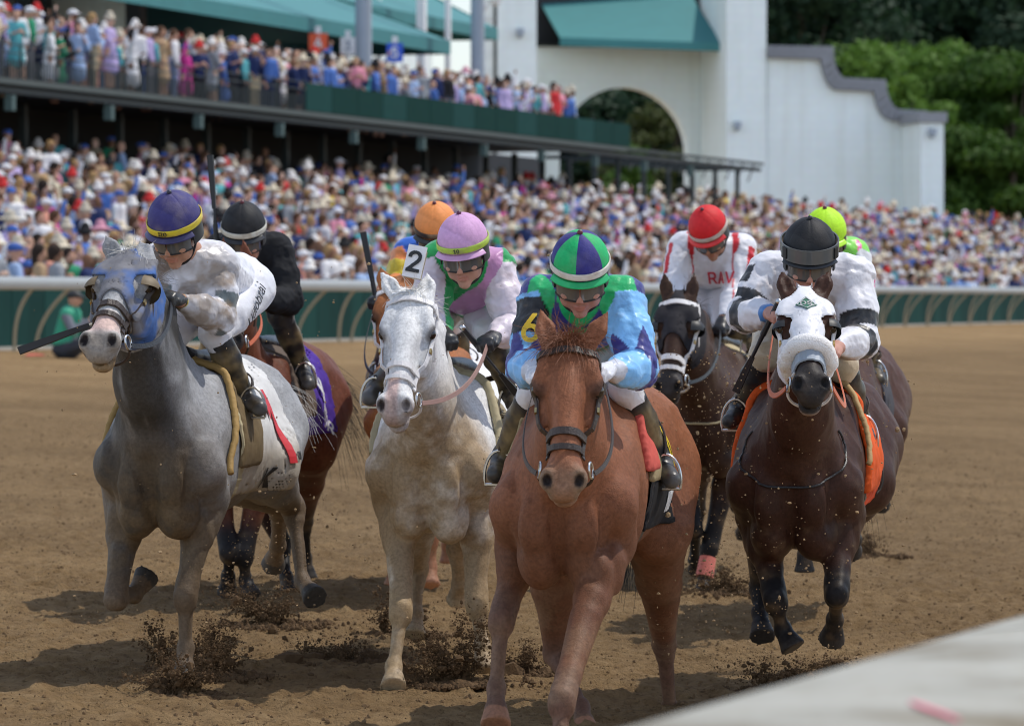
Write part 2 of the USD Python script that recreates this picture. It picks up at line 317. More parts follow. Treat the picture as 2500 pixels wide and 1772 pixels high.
# white building behind the deck
obj('rear_wall', extr([(57.9, 6.7), (58.2, 6.7), (58.2, 17), (57.9, 17)], 122, 166), M_wall, stand)
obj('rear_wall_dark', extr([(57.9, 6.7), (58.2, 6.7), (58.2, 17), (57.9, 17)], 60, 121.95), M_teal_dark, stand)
def column_px(px0, px1, u, mat, zt=18.0, rnd=False, name='roof_column'):
    r = ray((px0 + px1) / 2, 727); d = u / (r[0] * n_[0] + n_[1]); P = r * d
    s = P @ t_; w = (px1 - px0) / FPX * d
    z0 = 6.7
    m = trimesh.creation.cylinder(w / 2, zt - z0, sections=24) if rnd else bx(w * .8, w * .8, zt - z0)
    m.apply_translation((s, u, (zt + z0) / 2)); obj(name, m, mat, stand, smooth=40 if rnd else False)
column_px(41, 90, 52, M_greypost); column_px(93, 128, 55, M_greypost); column_px(308, 357, 50, M_greypost)
column_px(1017, 1042, 51, M_white); column_px(1086, 1101, 51.5, M_white); column_px(920, 932, 53, M_white); column_px(513, 530, 54, M_white)
column_px(867, 908, 44.2, M_greypost, 20, True, 'light_pole'); column_px(1149, 1183, 44.2, M_greypost, 20, True, 'light_pole')
# awnings: sloped canvas with a hanging valance and a darker underside
def su_px(px, py, u):
    r = ray(px, py); d = u / (r[0] * n_[0] + r[1] * n_[1]); P = CAM + r * d
    return P @ t_, P[2]
def awning(parent, s0, s1, u0, z0, u1, z1, hip=3.0, name='awning'):
    A, B, C, D_ = (s0, u0, z0), (s1, u0, z0), (s1 - hip, u1, z1), (s0, u1, z1)
    E = (s1, u1 + 2, z0)
    n = 14; V = []; F = []
    for i in range(n + 1):
        for j in range(n + 1):
            p = lerp(lerp(A, B, i / n), lerp(D_, C, i / n), j / n)
            p[2] -= .12 * math.sin(math.pi * j / n) * (1 + .5 * math.sin(i * 2.2)); V.append(p)
    for i in range(n):
        for j in range(n):
            a = i * (n + 1) + j; F += [[a, a + n + 1, a + n + 2], [a, a + n + 2, a + 1]]
    k = len(V); V += [np.array(B), np.array(E), np.array(C)]; F += [[k, k + 1, k + 2]]
    top = trimesh.Trimesh(V, F, process=False)
    obj('awning_canvas', top, M_teal, parent, smooth=30)
    und = top.copy(); und.apply_translation((0, .02, -.05)); und.invert(); obj('awning_lining', und, M_teal_dark, parent)
    obj('valance', cat(bx(s1 - s0, .04, .42, ((s0 + s1) / 2, u0 - .02, z0 - .22)), bx(.04, u1 + 2 - u0, .42, (s1 + .02, (u0 + u1 + 2) / 2, z0 - .22))), M_teal, parent)
sa, za = su_px(1097, 100, 45.5); awning(stand, 84, sa, 45.5, za, 54, za + 3.6, 5.0)
sb, zb = su_px(1213, 70, 52); awning(stand, 95, sb, 52, zb, 57.8, zb + 3.0, .6)
# ---- raised number placards among the upper crowd
def placard(px0, px1, py0, py1, d, mat, num, nmat, label):
    P0, P1 = at(px0, py1, d), at(px1, py0, d); w, h = P1[0] - P0[0], P1[2] - P0[2]
    c = (P0 + P1) / 2
    th = thing('number_placard', label, 'placard', (c[0], c[1], P0[2] - 1.0), 0, 'raised number placards')
    obj('board', bx(w, .03, h, (0, 0, 1.0 + h / 2)), mat, th); obj('pole', bx(.05, .05, 1.3 + h, (0, .05, .5 + h / 2)), M_white, th)
    obj('finial', bx(.16, .05, .2, (0, 0, 1.0 + h + .1)), M_white, th)
    tm = meshkit.text_mesh(num, h * .55, .01, bold=True); tm.apply_translation((-tm.bounds[:, 0].mean(), -tm.bounds[:, 1].mean(), 0))
    tm.apply_transform(trimesh.transformations.rotation_matrix(math.pi / 2, (1, 0, 0))); tm.apply_translation((0, -.02, 1.0 + h / 2)); obj('numeral', tm, nmat, th)
M_orange = mat_plain('orange_board', (.72, .10, .03), .5, .05, 3); M_blue = mat_plain('blue_board', (.02, .09, .55), .5, .05, 3)
placard(754, 800, 82, 126, 128, M_orange, '4', M_white, 'orange square number placard held above the upper crowd')
placard(831, 868, 92, 134, 130, M_white, '3', M_greypost, 'white square number placard beside the grey light pole')
placard(944, 984, 106, 152, 132, M_blue, '5', M_white, 'blue square number placard right of the grey light pole')

# ---------------------------------------------------------------- white arched building at the end of the stand
WB = math.radians(12); w_ = np.array([math.cos(WB), math.sin(WB), 0]); m_ = np.array([-math.sin(WB), math.cos(WB), 0])
WQ = at(1872, 727, 200.0); WQ[2] = 0
def wp(px, py, o=0.0):
    r = ray(px, py); d = ((WQ + m_ * o - CAM) @ m_) / (r @ m_); P = CAM + r * d
    return np.array([(P - WQ) @ w_, P[2]])
bld = thing('arched_gate_building', 'white block building with arch, towers and slate-capped stepped parapet', 'building', WQ, math.degrees(WB))
def wslab(poly, o0, o1, mat, name, holes=()):
    m = trimesh.creation.extrude_polygon(Polygon(poly, holes), o1 - o0); v = m.vertices.copy()
    m.vertices = np.stack([v[:, 0], v[:, 2] + o0, v[:, 1]], 1); m.fix_normals(); return obj(name, m, mat, bld)
a0, a1 = wp(1773, 300, -.1)[0], wp(1871, 300, -.1)[0]
wslab([(a0, -.5), (a1, -.5), (a1, 15.6), (a0, 15.6)], -.1, 4.6, M_wall, 'tower')
b0, b1 = wp(1216, 300, 0)[0], wp(1310, 300, 0)[0]
wslab([(b0, -.5), (b1, -.5), (b1, 17.5), (b0, 17.5)], 0, 4.4, M_wall, 'tower')
top = [(1872, 143), (2000, 147), (2004, 162), (2008, 180), (2014, 196), (2023, 210), (2036, 221), (2131, 225), (2134, 242), (2139, 260), (2147, 277), (2158, 289), (2177, 297), (2262, 299)]
tp = [tuple(wp(*p)) for p in top]
wslab([(a1 + .01, -.5)] + [(tp[0][0] + .02, tp[0][1])] + tp[1:] + [(tp[-1][0], -.5)], 0.02, .7, M_wall, 'parapet_wall')
c0, c1 = wp(2248, 400, -3.0)[0], wp(2304, 400, -3.0)[0]; zc = wp(2280, 300, -3.0)[1]
wslab([(c0, -.5), (c1, -.5), (c1, zc), (c0, zc)], -3.0, .015, M_wall, 'end_pilaster')
up = [(1872, 112), (2033, 115), (2034, 147), (2038, 165), (2046, 180), (2057, 191), (2161, 196), (2163, 222), (2169, 243), (2177, 257), (2188, 267), (2262, 272)]
upp = [tuple(wp(*p)) for p in up]
wslab([(tp[0][0] + .02, tp[0][1] + .005)] + [(x, z + .005) for x, z in tp[1:]] + upp[::-1][:-1] + [(upp[0][0] + .02, upp[0][1])], -.18, .9, M_cap, 'coping')
zt = wp(2280, 274, -3.2)[1]
wslab([(c0 - .15, zc + .005), (c1 + .12, zc + .005), (c1 + .12, zt), (c0 - .15, zt)], -3.15, -.19, M_cap, 'coping')
pts = np.array(upp); lens = np.r_[0, np.cumsum(np.linalg.norm(np.diff(pts, axis=0), axis=1))]
mid = np.array([tp[0], tp[1], tp[2], tp[4], tp[5], tp[6], tp[7], tp[8], tp[10], tp[11], tp[12], tp[13]])
for L in np.arange(.12, lens[-1] - .1, .27):
    i = np.searchsorted(lens, L) - 1; f = (L - lens[i]) / (lens[i + 1] - lens[i])
    p, q = lerp(pts[i], pts[i + 1], f), lerp(mid[i], mid[i + 1], f)
    dv = nrm(p - q); ln = np.linalg.norm(p - q); m = bx(.15, .1, ln * .9); ang = math.atan2(dv[0], dv[1])
    m.apply_transform(trimesh.transformations.rotation_matrix(ang, (0, 1, 0))); m.apply_translation(((p + q)[0] / 2, -.215, (p + q)[1] / 2)); obj('coping_tile', m, M_cap, bld)
ob = 4.65
l0, r0 = wp(1300, 300, ob)[0], wp(1730, 300, ob)[0]; zt = wp(1500, 117, ob)[1]
ac = wp(1524, 376, ob); ar = wp(1524 + 157, 376, ob)[0] - ac[0]
th = np.linspace(0, math.pi, 40); hole = [(ac[0] + ar * math.cos(t), ac[1] + ar * math.sin(t)) for t in th] + [(ac[0] - ar, .2), (ac[0] + ar, .2)]
wslab([(l0, -.5), (r0, -.5), (r0, zt), (l0, zt)], ob, ob + .9, M_wall, 'arch_wall', [hole])
wslab([(l0, zt + .005), (r0, zt + .005), (r0, zt + .12), (l0, zt + .12)], ob - .2, ob + 1.0, M_dark, 'arch_cornice')
wslab([(l0, zt + .125), (r0, zt + .125), (r0, 20), (l0, 20)], ob + .6, ob + .8, M_shade, 'opening_shade')  # flat near-black slab added as the shade of the opening behind the awning
# big awning between the towers
q = [np.r_[wp(1367, 92, 2.2), 2.2], np.r_[wp(1763, 106, 1.0), 1.0], np.r_[wp(1655, -70, 7.0), 7.0], np.r_[wp(1283, -70, 8.0), 8.0]]
q = [np.array([a[0], a[2], a[1]]) for a in q]
V = []; F = []; n = 12
for i in range(n + 1):
    for j in range(n + 1):
        p = lerp(lerp(q[0], q[1], i / n), lerp(q[3], q[2], i / n), j / n); p[2] -= .1 * math.sin(math.pi * j / n); V.append(p)
for i in range(n):
    for j in range(n):
        a = i * (n + 1) + j; F += [[a, a + n + 1, a + n + 2], [a, a + n + 2, a + 1]]
m = trimesh.Trimesh(V, F, process=False); obj('gate_awning', m, M_teal, bld, smooth=30)
m2 = m.copy(); m2.apply_translation((0, .03, -.06)); m2.invert(); obj('gate_awning_lining', m2, M_teal_dark, bld)
vv = [q[0], q[1], q[1] - [0, 0, .38], q[0] - [0, 0, .38]]; obj('gate_valance', trimesh.Trimesh(np.array(vv + [p + [0, .04, 0] for p in vv]), [[0, 2, 1], [0, 3, 2], [4, 5, 6], [4, 6, 7], [0, 1, 5], [0, 5, 4], [3, 7, 6], [3, 6, 2]], process=False), M_teal, bld)
for px, py, o in ((1800, 305, -.25), (2277, 322, -3.2), (1270, 78, -.15)):
    a, z = wp(px, py, o); obj('wall_lamp', cat(bx(.28, .3, .3, (a, o, z)), bx(.12, .3, .12, (a, o + .1, z - .22))), M_greypost, bld)
# dark lamp standard by the left tower
lp = at(1209, 300, 170); lm = thing('lamp_standard', 'slim dark lamp post with pale globe beside the left white tower', 'lamp post', (lp[0], lp[1], 6.7))
obj('pole', tube([[0, 0, 0], [0, 0, 6.2]], .07, 8), M_dark, lm, smooth=40); 
obj('globe', trimesh.creation.icosphere(2, .28).apply_translation((0, 0, 6.45)), M_white, lm, smooth=True)
obj('arm', cat(tube([[0, 0, 5.6], [-.5, 0, 5.7], [-.5, 0, 6.0]], .04, 6), trimesh.creation.icosphere(2, .2).apply_translation((-.5, 0, 6.15))), M_white, lm)

# ---------------------------------------------------------------- trees beyond the wall
def mat_leaf(name, c1, c2):
    return usdkit.material(stage, '/World/Looks/' + name, {
        'at': ('attribute', {'attribute': 'Cd'}), 'oi': ('geometry', {}), 'mx': ('mix', {'color1': c1, 'color2': c2}),
        'd': ('principled_bsdf', {'roughness': .65, 'specular_ior_level': .25}), 'tr': ('translucent_bsdf', {}), 'ms': ('mix_closure', {'fac': .32})},
        [('oi.random_per_island', 'mx.fac'), ('mx.color', 'd.base_color'), ('mx.color', 'tr.color'), ('d.BSDF', 'ms.closure1'), ('tr.BSDF', 'ms.closure2')], surface='ms.closure')
M_leafA = mat_leaf('leaf_spring', (.105, .20, .03), (.235, .345, .06)); M_leafB = mat_leaf('leaf_mid', (.05, .105, .014), (.115, .19, .03))
M_leafC = mat_leaf('leaf_dark', (.022, .050, .024), (.055, .105, .044)); M_leafD = mat_leaf('leaf_olive', (.06, .075, .02), (.15, .15, .05))
M_bark = mat_plain('bark', (.09, .07, .05), .9, .3, 4, .6, 12)
def tree(px, pyt, d, width, mat, label, n=5200, zb=0.0, leaf=.25):
    dk = mat is M_leafC; n = int(n * (3.2 if dk else 2.1)); leaf = .34 if dk else leaf
    r = ray(px, pyt) * d; H = CAM_H + r[2]
    th = thing('tree', label, 'tree', (r[0], r[1], zb), random.uniform(0, 360), 'trees beyond the white wall')
    R = np.random.default_rng(int(px * 7 + d))
    limbs = [tube([[0, 0, 0], [.1, .1, H * .3], [.15, -.1, H * .62], [0, .1, H * .86]], [.38, .3, .17, .05], 9)]
    cl = []
    for k in range(64):
        f = R.uniform(.18, .98); a = R.uniform(0, 6.28); prof = math.sin(math.pi * min(1, .12 + f * .86)) ** .6
        rad = width / 2 * prof * R.uniform(.45, 1.0)
        c = np.array([rad * math.cos(a), rad * math.sin(a), H * f * .93]); cl.append((c, width * R.uniform(.07, .17)))
        if k % 4 == 0: limbs.append(tube([[0, 0, max(.5, c[2] * .55)], lerp([0, 0, c[2] * .6], c, .5) + [0, 0, .1], c], [.12, .08, .03], 6))
    obj('trunk', cat(*limbs), M_bark, th, smooth=40)
    cs = np.array([c for c, _ in cl]); rs = np.array([x for _, x in cl]); ix = R.integers(0, len(cl), n)
    dirs = R.normal(size=(n, 3)); dirs /= np.linalg.norm(dirs, axis=1, keepdims=True)
    P = cs[ix] + dirs * (rs[ix] * R.uniform(.35, 1.08, n) ** .7)[:, None] * np.array([1.15, 1.15, .85])
    A = R.normal(size=(n, 3)); A /= np.linalg.norm(A, axis=1, keepdims=True); B = np.cross(A, dirs + .01); B /= np.linalg.norm(B, axis=1, keepdims=True) + 1e-9
    sz = (leaf * R.uniform(.5, 1.2, n))[:, None]
    V = np.stack([P - A * sz, P + B * sz * .6, P + A * sz, P - B * sz * .6], 1).reshape(-1, 3); F = (np.arange(n)[:, None] * 4 + np.arange(4)[None])
    obj('crown', (V, F), mat, th)
LT = 'tree beyond the white wall'
for a in [(2050, -130, 300, 20, M_leafC, 'far dark tree filling the gap behind the tallest dark trees', 5000), (2420, -150, 300, 20, M_leafC, 'far dark tree filling the gap at upper right', 5000), (2240, -100, 305, 20, M_leafC, 'far dark tree in the middle of the upper tree line', 5000), (1520, 130, 262, 14, M_leafC, 'broad dark tree filling the arch from behind', 4600), (1960, -160, 262, 15, M_leafC, 'very dark tall tree right behind the white tower top', 5600), (2140, -230, 270, 16, M_leafC, 'very dark tall tree behind the light green crown', 5600), (2330, -210, 268, 16, M_leafC, 'very dark tall tree at upper right behind brighter trees', 5600), (2510, -190, 266, 16, M_leafC, 'very dark tall tree cut by the right picture edge', 5600),
          (2095, 62, 232, 8.5, M_leafA, 'bright yellow-green tree above the middle parapet step', 5200), (2230, 150, 228, 7.5, M_leafA, 'bright yellow-green tree above the lowest parapet step', 4600), (2290, 58, 240, 8.0, M_leafA, 'bright green tree at centre of the tree line', 5200),
          (2400, 100, 236, 8.0, M_leafB, 'mid green tree right of the wall end', 5200), (2480, 80, 232, 8.0, M_leafB, 'mid green tree at the right picture edge', 5200), (2370, 290, 224, 6.0, M_leafB, 'lower mid green tree just right of the end pilaster', 4200), (2470, 330, 222, 6.5, M_leafB, 'lower mid green bushy tree above the crowd at right', 4400), (2540, 260, 225, 6.5, M_leafB, 'mid green bushy tree half outside the right edge', 3000),
          (1430, 190, 240, 8, M_leafC, 'dark tree seen through the left of the arch', 4200), (1560, 230, 236, 6.5, M_leafD, 'olive brown tree seen through the middle of the arch', 3800), (1650, 200, 240, 7, M_leafC, 'dark green tree seen through the right of the arch', 3800), (1500, 320, 230, 6, M_leafB, 'low green bush under the arch', 3000)]:
    tree(*a)
# ---------------------------------------------------------------- signed-distance modelling
class Field:
    def __init__(s, lo, hi, h):
        s.h = h; s.lo = np.array(lo, float); s.n = np.ceil((np.array(hi) - s.lo) / h).astype(int) + 1
        s.a = np.full(tuple(s.n), .25, np.float32)
        s.ax = [s.lo[k] + np.arange(s.n[k]) * h for k in range(3)]
    def box(s, lo, hi):
        i0 = np.clip(np.floor((np.asarray(lo) - s.lo) / s.h).astype(int), 0, s.n); i1 = np.clip(np.ceil((np.asarray(hi) - s.lo) / s.h).astype(int) + 1, 0, s.n)
        sl = tuple(slice(a, b) for a, b in zip(i0, i1))
        X = np.meshgrid(*[s.ax[k][sl[k]] for k in range(3)], indexing='ij', sparse=True)
        return sl, X
    def _put(s, sl, d, k, sub=False):
        a = s.a[sl]
        if sub:
            d = -d; h = np.maximum(k - np.abs(a - d), 0) / k; s.a[sl] = np.maximum(a, d) + h * h * k * .25
        else:
            h = np.maximum(k - np.abs(a - d), 0) / k; s.a[sl] = np.minimum(a, d) - h * h * k * .25
    def cone(s, a, b, ra, rb, k=.03, flat=None, sub=False):
        """A tapered limb from a to b; flat = (axis, factor) squeezes it along that axis."""
        a, b = np.asarray(a, float), np.asarray(b, float); m = max(ra, rb) * (1 if flat is None else max(1, flat[1])) + k + 2.5 * s.h
        sl, X = s.box(np.minimum(a, b) - m, np.maximum(a, b) + m)
        if any(q.stop <= q.start for q in sl): return s
        ab = b - a; L2 = max(ab @ ab, 1e-9)
        P = [X[i] - a[i] for i in range(3)]
        t = np.clip((P[0] * ab[0] + P[1] * ab[1] + P[2] * ab[2]) / L2, 0, 1)
        D = [P[i] - t * ab[i] for i in range(3)]
        r2 = D[0] ** 2 + D[1] ** 2 + D[2] ** 2; r = ra + (rb - ra) * t
        if flat is not None:
            n = nrm(flat[0]); q = D[0] * n[0] + D[1] * n[1] + D[2] * n[2]; r2 = r2 + q * q * (1 / flat[1] ** 2 - 1); sc = min(1, flat[1]) ** .5
        else: sc = 1
        s._put(sl, (np.sqrt(np.maximum(r2, 0)) - r) * sc, k, sub); return s
    def ell(s, c, r, R=None, k=.03, sub=False):
        c = np.asarray(c, float); r = np.asarray(r, float); m = (max(r) if R is not None else r) + k + 2.5 * s.h
        sl, X = s.box(c - m, c + m)
        if any(q.stop <= q.start for q in sl): return s
        P = [X[i] - c[i] for i in range(3)]
        if R is not None: P = [P[0] * R[j][0] + P[1] * R[j][1] + P[2] * R[j][2] for j in range(3)]
        k0 = np.sqrt((P[0] / r[0]) ** 2 + (P[1] / r[1]) ** 2 + (P[2] / r[2]) ** 2) + 1e-6
        k1 = np.sqrt((P[0] / r[0] ** 2) ** 2 + (P[1] / r[1] ** 2) ** 2 + (P[2] / r[2] ** 2) ** 2) + 1e-6
        s._put(sl, k0 * (k0 - 1) / k1, k, sub); return s
    def cut(s, p, n, r, k=.01):
        """Removes what lies beyond the plane (p, n) within r of p."""
        p = np.asarray(p, float); n = nrm(n); sl, X = s.box(p - r, p + r)
        d = sum((X[i] - p[i]) * n[i] for i in range(3)); rr = np.sqrt(sum((X[i] - p[i]) ** 2 for i in range(3)))
        a = s.a[sl]; s.a[sl] = np.where(rr < r, np.maximum(a, d), a); return s
    def copy(s):
        o = Field.__new__(Field); o.h, o.lo, o.n, o.ax, o.a = s.h, s.lo, s.n, s.ax, s.a.copy(); return o
    def sample(s, P):
        from scipy.ndimage import map_coordinates
        return map_coordinates(s.a, ((np.asarray(P) - s.lo) / s.h).T, order=1, mode='nearest')
    def surf(s, P, D, off=.004, back=None):
        """Slides the points P (outside) along D until they lie off above the surface."""
        P = np.array(P, float); D = np.broadcast_to(np.asarray(D, float), P.shape)
        D = D / (np.linalg.norm(D, axis=1, keepdims=True) + 1e-12)
        for _ in range(60):
            d = s.sample(P) - off; P = P + D * (np.clip(d, -.05, .05) * .8)[:, None]
        return P
    def out(s, P, D, off=.004, far=.35):
        """From inside points P outwards along D to the surface."""
        P = np.array(P, float); D = np.broadcast_to(np.asarray(D, float), P.shape); D = D / (np.linalg.norm(D, axis=1, keepdims=True) + 1e-12)
        ts = np.linspace(0, far, 90); best = np.zeros(len(P)); done = np.zeros(len(P), bool)
        for t in ts:
            v = s.sample(P + D * t); hit = (v > off) & ~done; best[hit] = t; done |= hit
        return P + D * best[:, None]
    def normal(s, P):
        e = s.h; G = np.stack([s.sample(np.asarray(P) + e * np.eye(3)[k]) - s.sample(np.asarray(P) - e * np.eye(3)[k]) for k in range(3)], 1)
        return G / (np.linalg.norm(G, axis=1, keepdims=True) + 1e-12)
    def mesh(s, level=0.0):
        a = s.a - level; ins = a < 0; n = s.n
        # cells with a sign change
        c = np.zeros(tuple(n - 1), np.uint8)
        for i in (0, 1):
            for j in (0, 1):
                for k in (0, 1): c += ins[i:n[0] - 1 + i, j:n[1] - 1 + j, k:n[2] - 1 + k]
        act = np.argwhere((c > 0) & (c < 8)); idx = np.full(tuple(n - 1), -1, np.int64); idx[tuple(act.T)] = np.arange(len(act))
        acc = np.zeros((len(act), 3)); cnt = np.zeros(len(act))
        corners = [(i, j, k) for i in (0, 1) for j in (0, 1) for k in (0, 1)]
        vals = {q: a[act[:, 0] + q[0], act[:, 1] + q[1], act[:, 2] + q[2]] for q in corners}
        for q in corners:
            for d in range(3):
                if q[d] == 0:
                    q2 = tuple(q[e] + (1 if e == d else 0) for e in range(3)); v0, v1 = vals[q], vals[q2]
                    x = (v0 < 0) != (v1 < 0); t = np.where(x, v0 / np.where(v0 == v1, 1, v0 - v1), 0)
                    p = np.array(q, float)[None].repeat(len(act), 0); p[:, d] += t; acc[x] += p[x]; cnt[x] += 1
        V = s.lo + (act + acc / np.maximum(cnt, 1)[:, None]) * s.h
        F = []
        for d in range(3):
            e, f = [(1, 2), (2, 0), (0, 1)][d]
            sl0 = [slice(None)] * 3; sl1 = [slice(None)] * 3; sl0[d] = slice(0, n[d] - 1); sl1[d] = slice(1, n[d])
            ch = ins[tuple(sl0)] != ins[tuple(sl1)]; P = np.argwhere(ch)
            P = P[(P[:, e] > 0) & (P[:, f] > 0) & (P[:, e] < n[e] - 1) & (P[:, f] < n[f] - 1)]
            de = np.zeros(3, int); df = np.zeros(3, int); de[e] = 1; df[f] = 1
            q = np.stack([idx[tuple((P - de - df).T)], idx[tuple((P - df).T)], idx[tuple(P.T)], idx[tuple((P - de).T)]], 1)
            flip = ~ins[tuple(P.T)]; q[flip] = q[flip][:, ::-1]; F.append(q)
        F = np.vstack(F); F = F[(F >= 0).all(1)]
        used, inv = np.unique(F, return_inverse=True)
        return V[used], inv.reshape(-1, 4)
def clean(V, F, keep=1):
    """Only the largest connected pieces of a quad mesh."""
    from scipy.sparse import coo_matrix; from scipy.sparse.csgraph import connected_components
    e = np.vstack([F[:, [0, 1]], F[:, [1, 2]], F[:, [2, 3]]]); g = coo_matrix((np.ones(len(e)), (e[:, 0], e[:, 1])), (len(V), len(V)))
    n, lab = connected_components(g, False)
    if n <= keep: return V, F
    top = np.argsort(-np.bincount(lab))[:keep]; ok = np.isin(lab, top); F = F[ok[F].all(1)]; used, inv = np.unique(F, return_inverse=True)
    return V[used], inv.reshape(-1, 4)
def vnormals(V, F):
    T3 = np.vstack([F[:, [0, 1, 2]], F[:, [0, 2, 3]]]); n = np.zeros_like(V); fn = np.cross(V[T3[:, 1]] - V[T3[:, 0]], V[T3[:, 2]] - V[T3[:, 0]])
    for k in range(3): np.add.at(n, T3[:, k], fn)
    return n / (np.linalg.norm(n, axis=1, keepdims=True) + 1e-12)
def relax(V, F, it=2, lam=.5):
    from scipy.sparse import coo_matrix
    e = np.vstack([F[:, [0, 1]], F[:, [1, 2]], F[:, [2, 3]], F[:, [3, 0]]]); e = np.vstack([e, e[:, ::-1]])
    A = coo_matrix((np.ones(len(e)), (e[:, 0], e[:, 1])), (len(V), len(V))).tocsr(); d = np.asarray(A.sum(1)).ravel()
    for _ in range(it):
        V = V + lam * (A @ V / np.maximum(d, 1)[:, None] - V)
    return V
def fb(P, sc, oc=3, seed=0): return meshkit.fbm(np.asarray(P) * sc, oc, seed)
def segdist(P, a, b):
    a, b = np.asarray(a, float), np.asarray(b, float); ab = b - a; t = np.clip((P - a) @ ab / (ab @ ab), 0, 1)
    return np.linalg.norm(P - a - t[:, None] * ab, axis=1), t
# ---------------------------------------------------------------- spectators
SK = [(.50, .30, .21), (.56, .35, .25), (.42, .24, .16), (.60, .40, .31), (.20, .105, .065), (.48, .27, .19)]
TOPS = [('white', (.72, .72, .74)), ('pale blue', (.33, .45, .68)), ('pink', (.68, .27, .36)), ('lavender', (.46, .38, .64)), ('navy', (.018, .03, .10)), ('cream', (.62, .55, .40)),
        ('red', (.52, .03, .035)), ('blue', (.08, .17, .48)), ('grey', (.26, .28, .31)), ('green', (.03, .25, .13)), ('black', (.014, .014, .018)), ('teal', (.10, .38, .42)), ('salmon', (.66, .30, .22)), ('yellow', (.66, .50, .06)), ('magenta', (.50, .04, .25)), ('tan', (.40, .28, .17))]
HATS = [('straw hat', (.50, .45, .36), 'brim'), ('white hat', (.72, .70, .68), 'brim'), ('white cap', (.72, .72, .74), 'cap'), ('dark hair', (.025, .016, .012), 'hair'), ('fair hair', (.35, .22, .10), 'hair'), ('brown hair', (.09, .045, .025), 'hair'), ('wide pink hat', (.58, .28, .36), 'wide'), ('wide cream hat', (.66, .58, .44), 'wide'), ('blue cap', (.05, .11, .36), 'cap'), ('red hat', (.5, .03, .03), 'brim'), ('black hat', (.015, .015, .017), 'brim'), ('bald head', None, None)]
TR_C = [(.03, .04, .08), (.10, .10, .11), (.36, .30, .2), (.02, .02, .024), (.13, .17, .27)]
def person_shapes(pose, hatkind, fem):
    h = .045
    def F_(): return Field((-.5, -.45, -.05), (.5, .45, 2.15), h)
    L = lambda y: 1 if y > 0 else -1
    sh = .19 if not fem else .165
    arms = {0: [((.03, .24, 1.1), (.10, .2, .88))] * 2, 1: [((.06, .25, 1.12), (.26, .08, 1.2))] * 2, 2: [((.05, .26, 1.12), (.24, .1, 1.2)), ((.1, .26, 1.5), (.16, .2, 1.86))], 3: [((.08, .25, 1.12), (.22, .06, 1.45)), ((.03, .25, 1.1), (.16, .16, .92))]}[pose]
    B = F_(); S = F_(); Tt = F_()
    B.ell((.015, 0, 1.62), (.10, .082, .125), k=.02); B.cone((0, 0, 1.38), (.01, 0, 1.56), .055, .05); B.cone((.1, 0, 1.6), (.115, 0, 1.585), .02, .022, k=.02)
    B.cone((0, 0, 1.3), (0, 0, .95), .09, .09)
    for sd, (e, hd) in zip((1, -1), arms):
        s0 = np.array([0, sd * sh, 1.40]); e = np.array(e) * [1, sd, 1]; hd = np.array(hd) * [1, sd, 1]
        B.cone(s0, e, .045, .04); B.cone(e, hd, .04, .034); B.ell(hd + nrm(hd - e) * .07, (.05, .045, .06))
        S.cone(s0, e, .075, .06, k=.04); S.cone(e, lerp(e, hd, .3 if pose % 2 else .85), .055, .05, k=.03)
        B.cone((0, sd * .09, .9), (0, sd * .1, .08), .06, .05); Tt.cone((0, sd * .085, .95), (0, sd * .1, .1), .1, .075)
    S.cone((0, .1, 1.36), (0, -.1, 1.36), .10, .10, k=.05); S.cone((.01, 0, 1.34), (0, 0, .98), .16 if not fem else .13, .155, k=.05, flat=((1, 0, 0), .8))
    if fem: S.cone((0, 0, 1.0), (0, 0, .55), .15, .22, k=.05)
    out = {'body': B.mesh(), 'shirt': S.mesh(), 'trousers': Tt.mesh()}
    if hatkind:
        Hh = Field((-.4, -.4, 1.4), (.4, .4, 2.0), .03)
        if hatkind == 'hair': Hh.ell((-.02, 0, 1.665), (.115, .1, .115)); Hh.cone((-.06, 0, 1.62), (-.07, 0, 1.42 if fem else 1.56), .075, .06); Hh.ell((.09, 0, 1.58), (.06, .07, .09), sub=True, k=.01)
        elif hatkind == 'cap': Hh.ell((0, 0, 1.695), (.125, .105, .075)); Hh.cone((.08, 0, 1.685), (.19, 0, 1.67), .06, .05, flat=((0, 0, 1), .3), k=.01)
        else:
            R = .165 if hatkind == 'brim' else .235
            Hh.ell((0, 0, 1.70), (R, R * .95, .032), k=.01); Hh.cone((0, 0, 1.71), (0, 0, 1.79), .115, .09, k=.02)
        out['hat'] = Hh.mesh()
    return out
_shape = {}
def shapes(pose, hk, fem):
    if (pose, hk, fem) not in _shape: _shape[(pose, hk, fem)] = person_shapes(pose, hk, fem)
    return _shape[(pose, hk, fem)]
R4 = np.random.default_rng(41)
KINDS = []
top_w = np.array([14, 14, 3.5, 7, 9, 4, 1.2, 6, 7, 1.2, 5, 2.5, 1.6, .4, .25, 2.5]); hat_w = np.array([3, 3.5, 4.5, 9, 6, 9, .6, 1.2, 2.0, .5, 1.5, 5.])
seen = set()
while len(KINDS) < 84:
    ti, hi = R4.choice(len(TOPS), p=top_w / top_w.sum()), R4.choice(len(HATS), p=hat_w / hat_w.sum())
    if (ti, hi) in seen: continue
    seen.add((ti, hi)); fem = HATS[hi][2] == 'wide' or R4.random() < .35
    KINDS.append(dict(top=ti, hat=hi, fem=bool(fem), pose=int(R4.choice([0, 1, 2, 3], p=[.35, .38, .07, .20])), skin=int(R4.integers(len(SK))), tr=int(R4.integers(len(TR_C)))))
M_cm = {}
def plainc(c, nm):
    key = tuple(c)
    if key not in M_cm: M_cm[key] = mat_plain(nm + f'_{len(M_cm):03d}', c, .8, .12, 5, spec=.2)
    return M_cm[key]
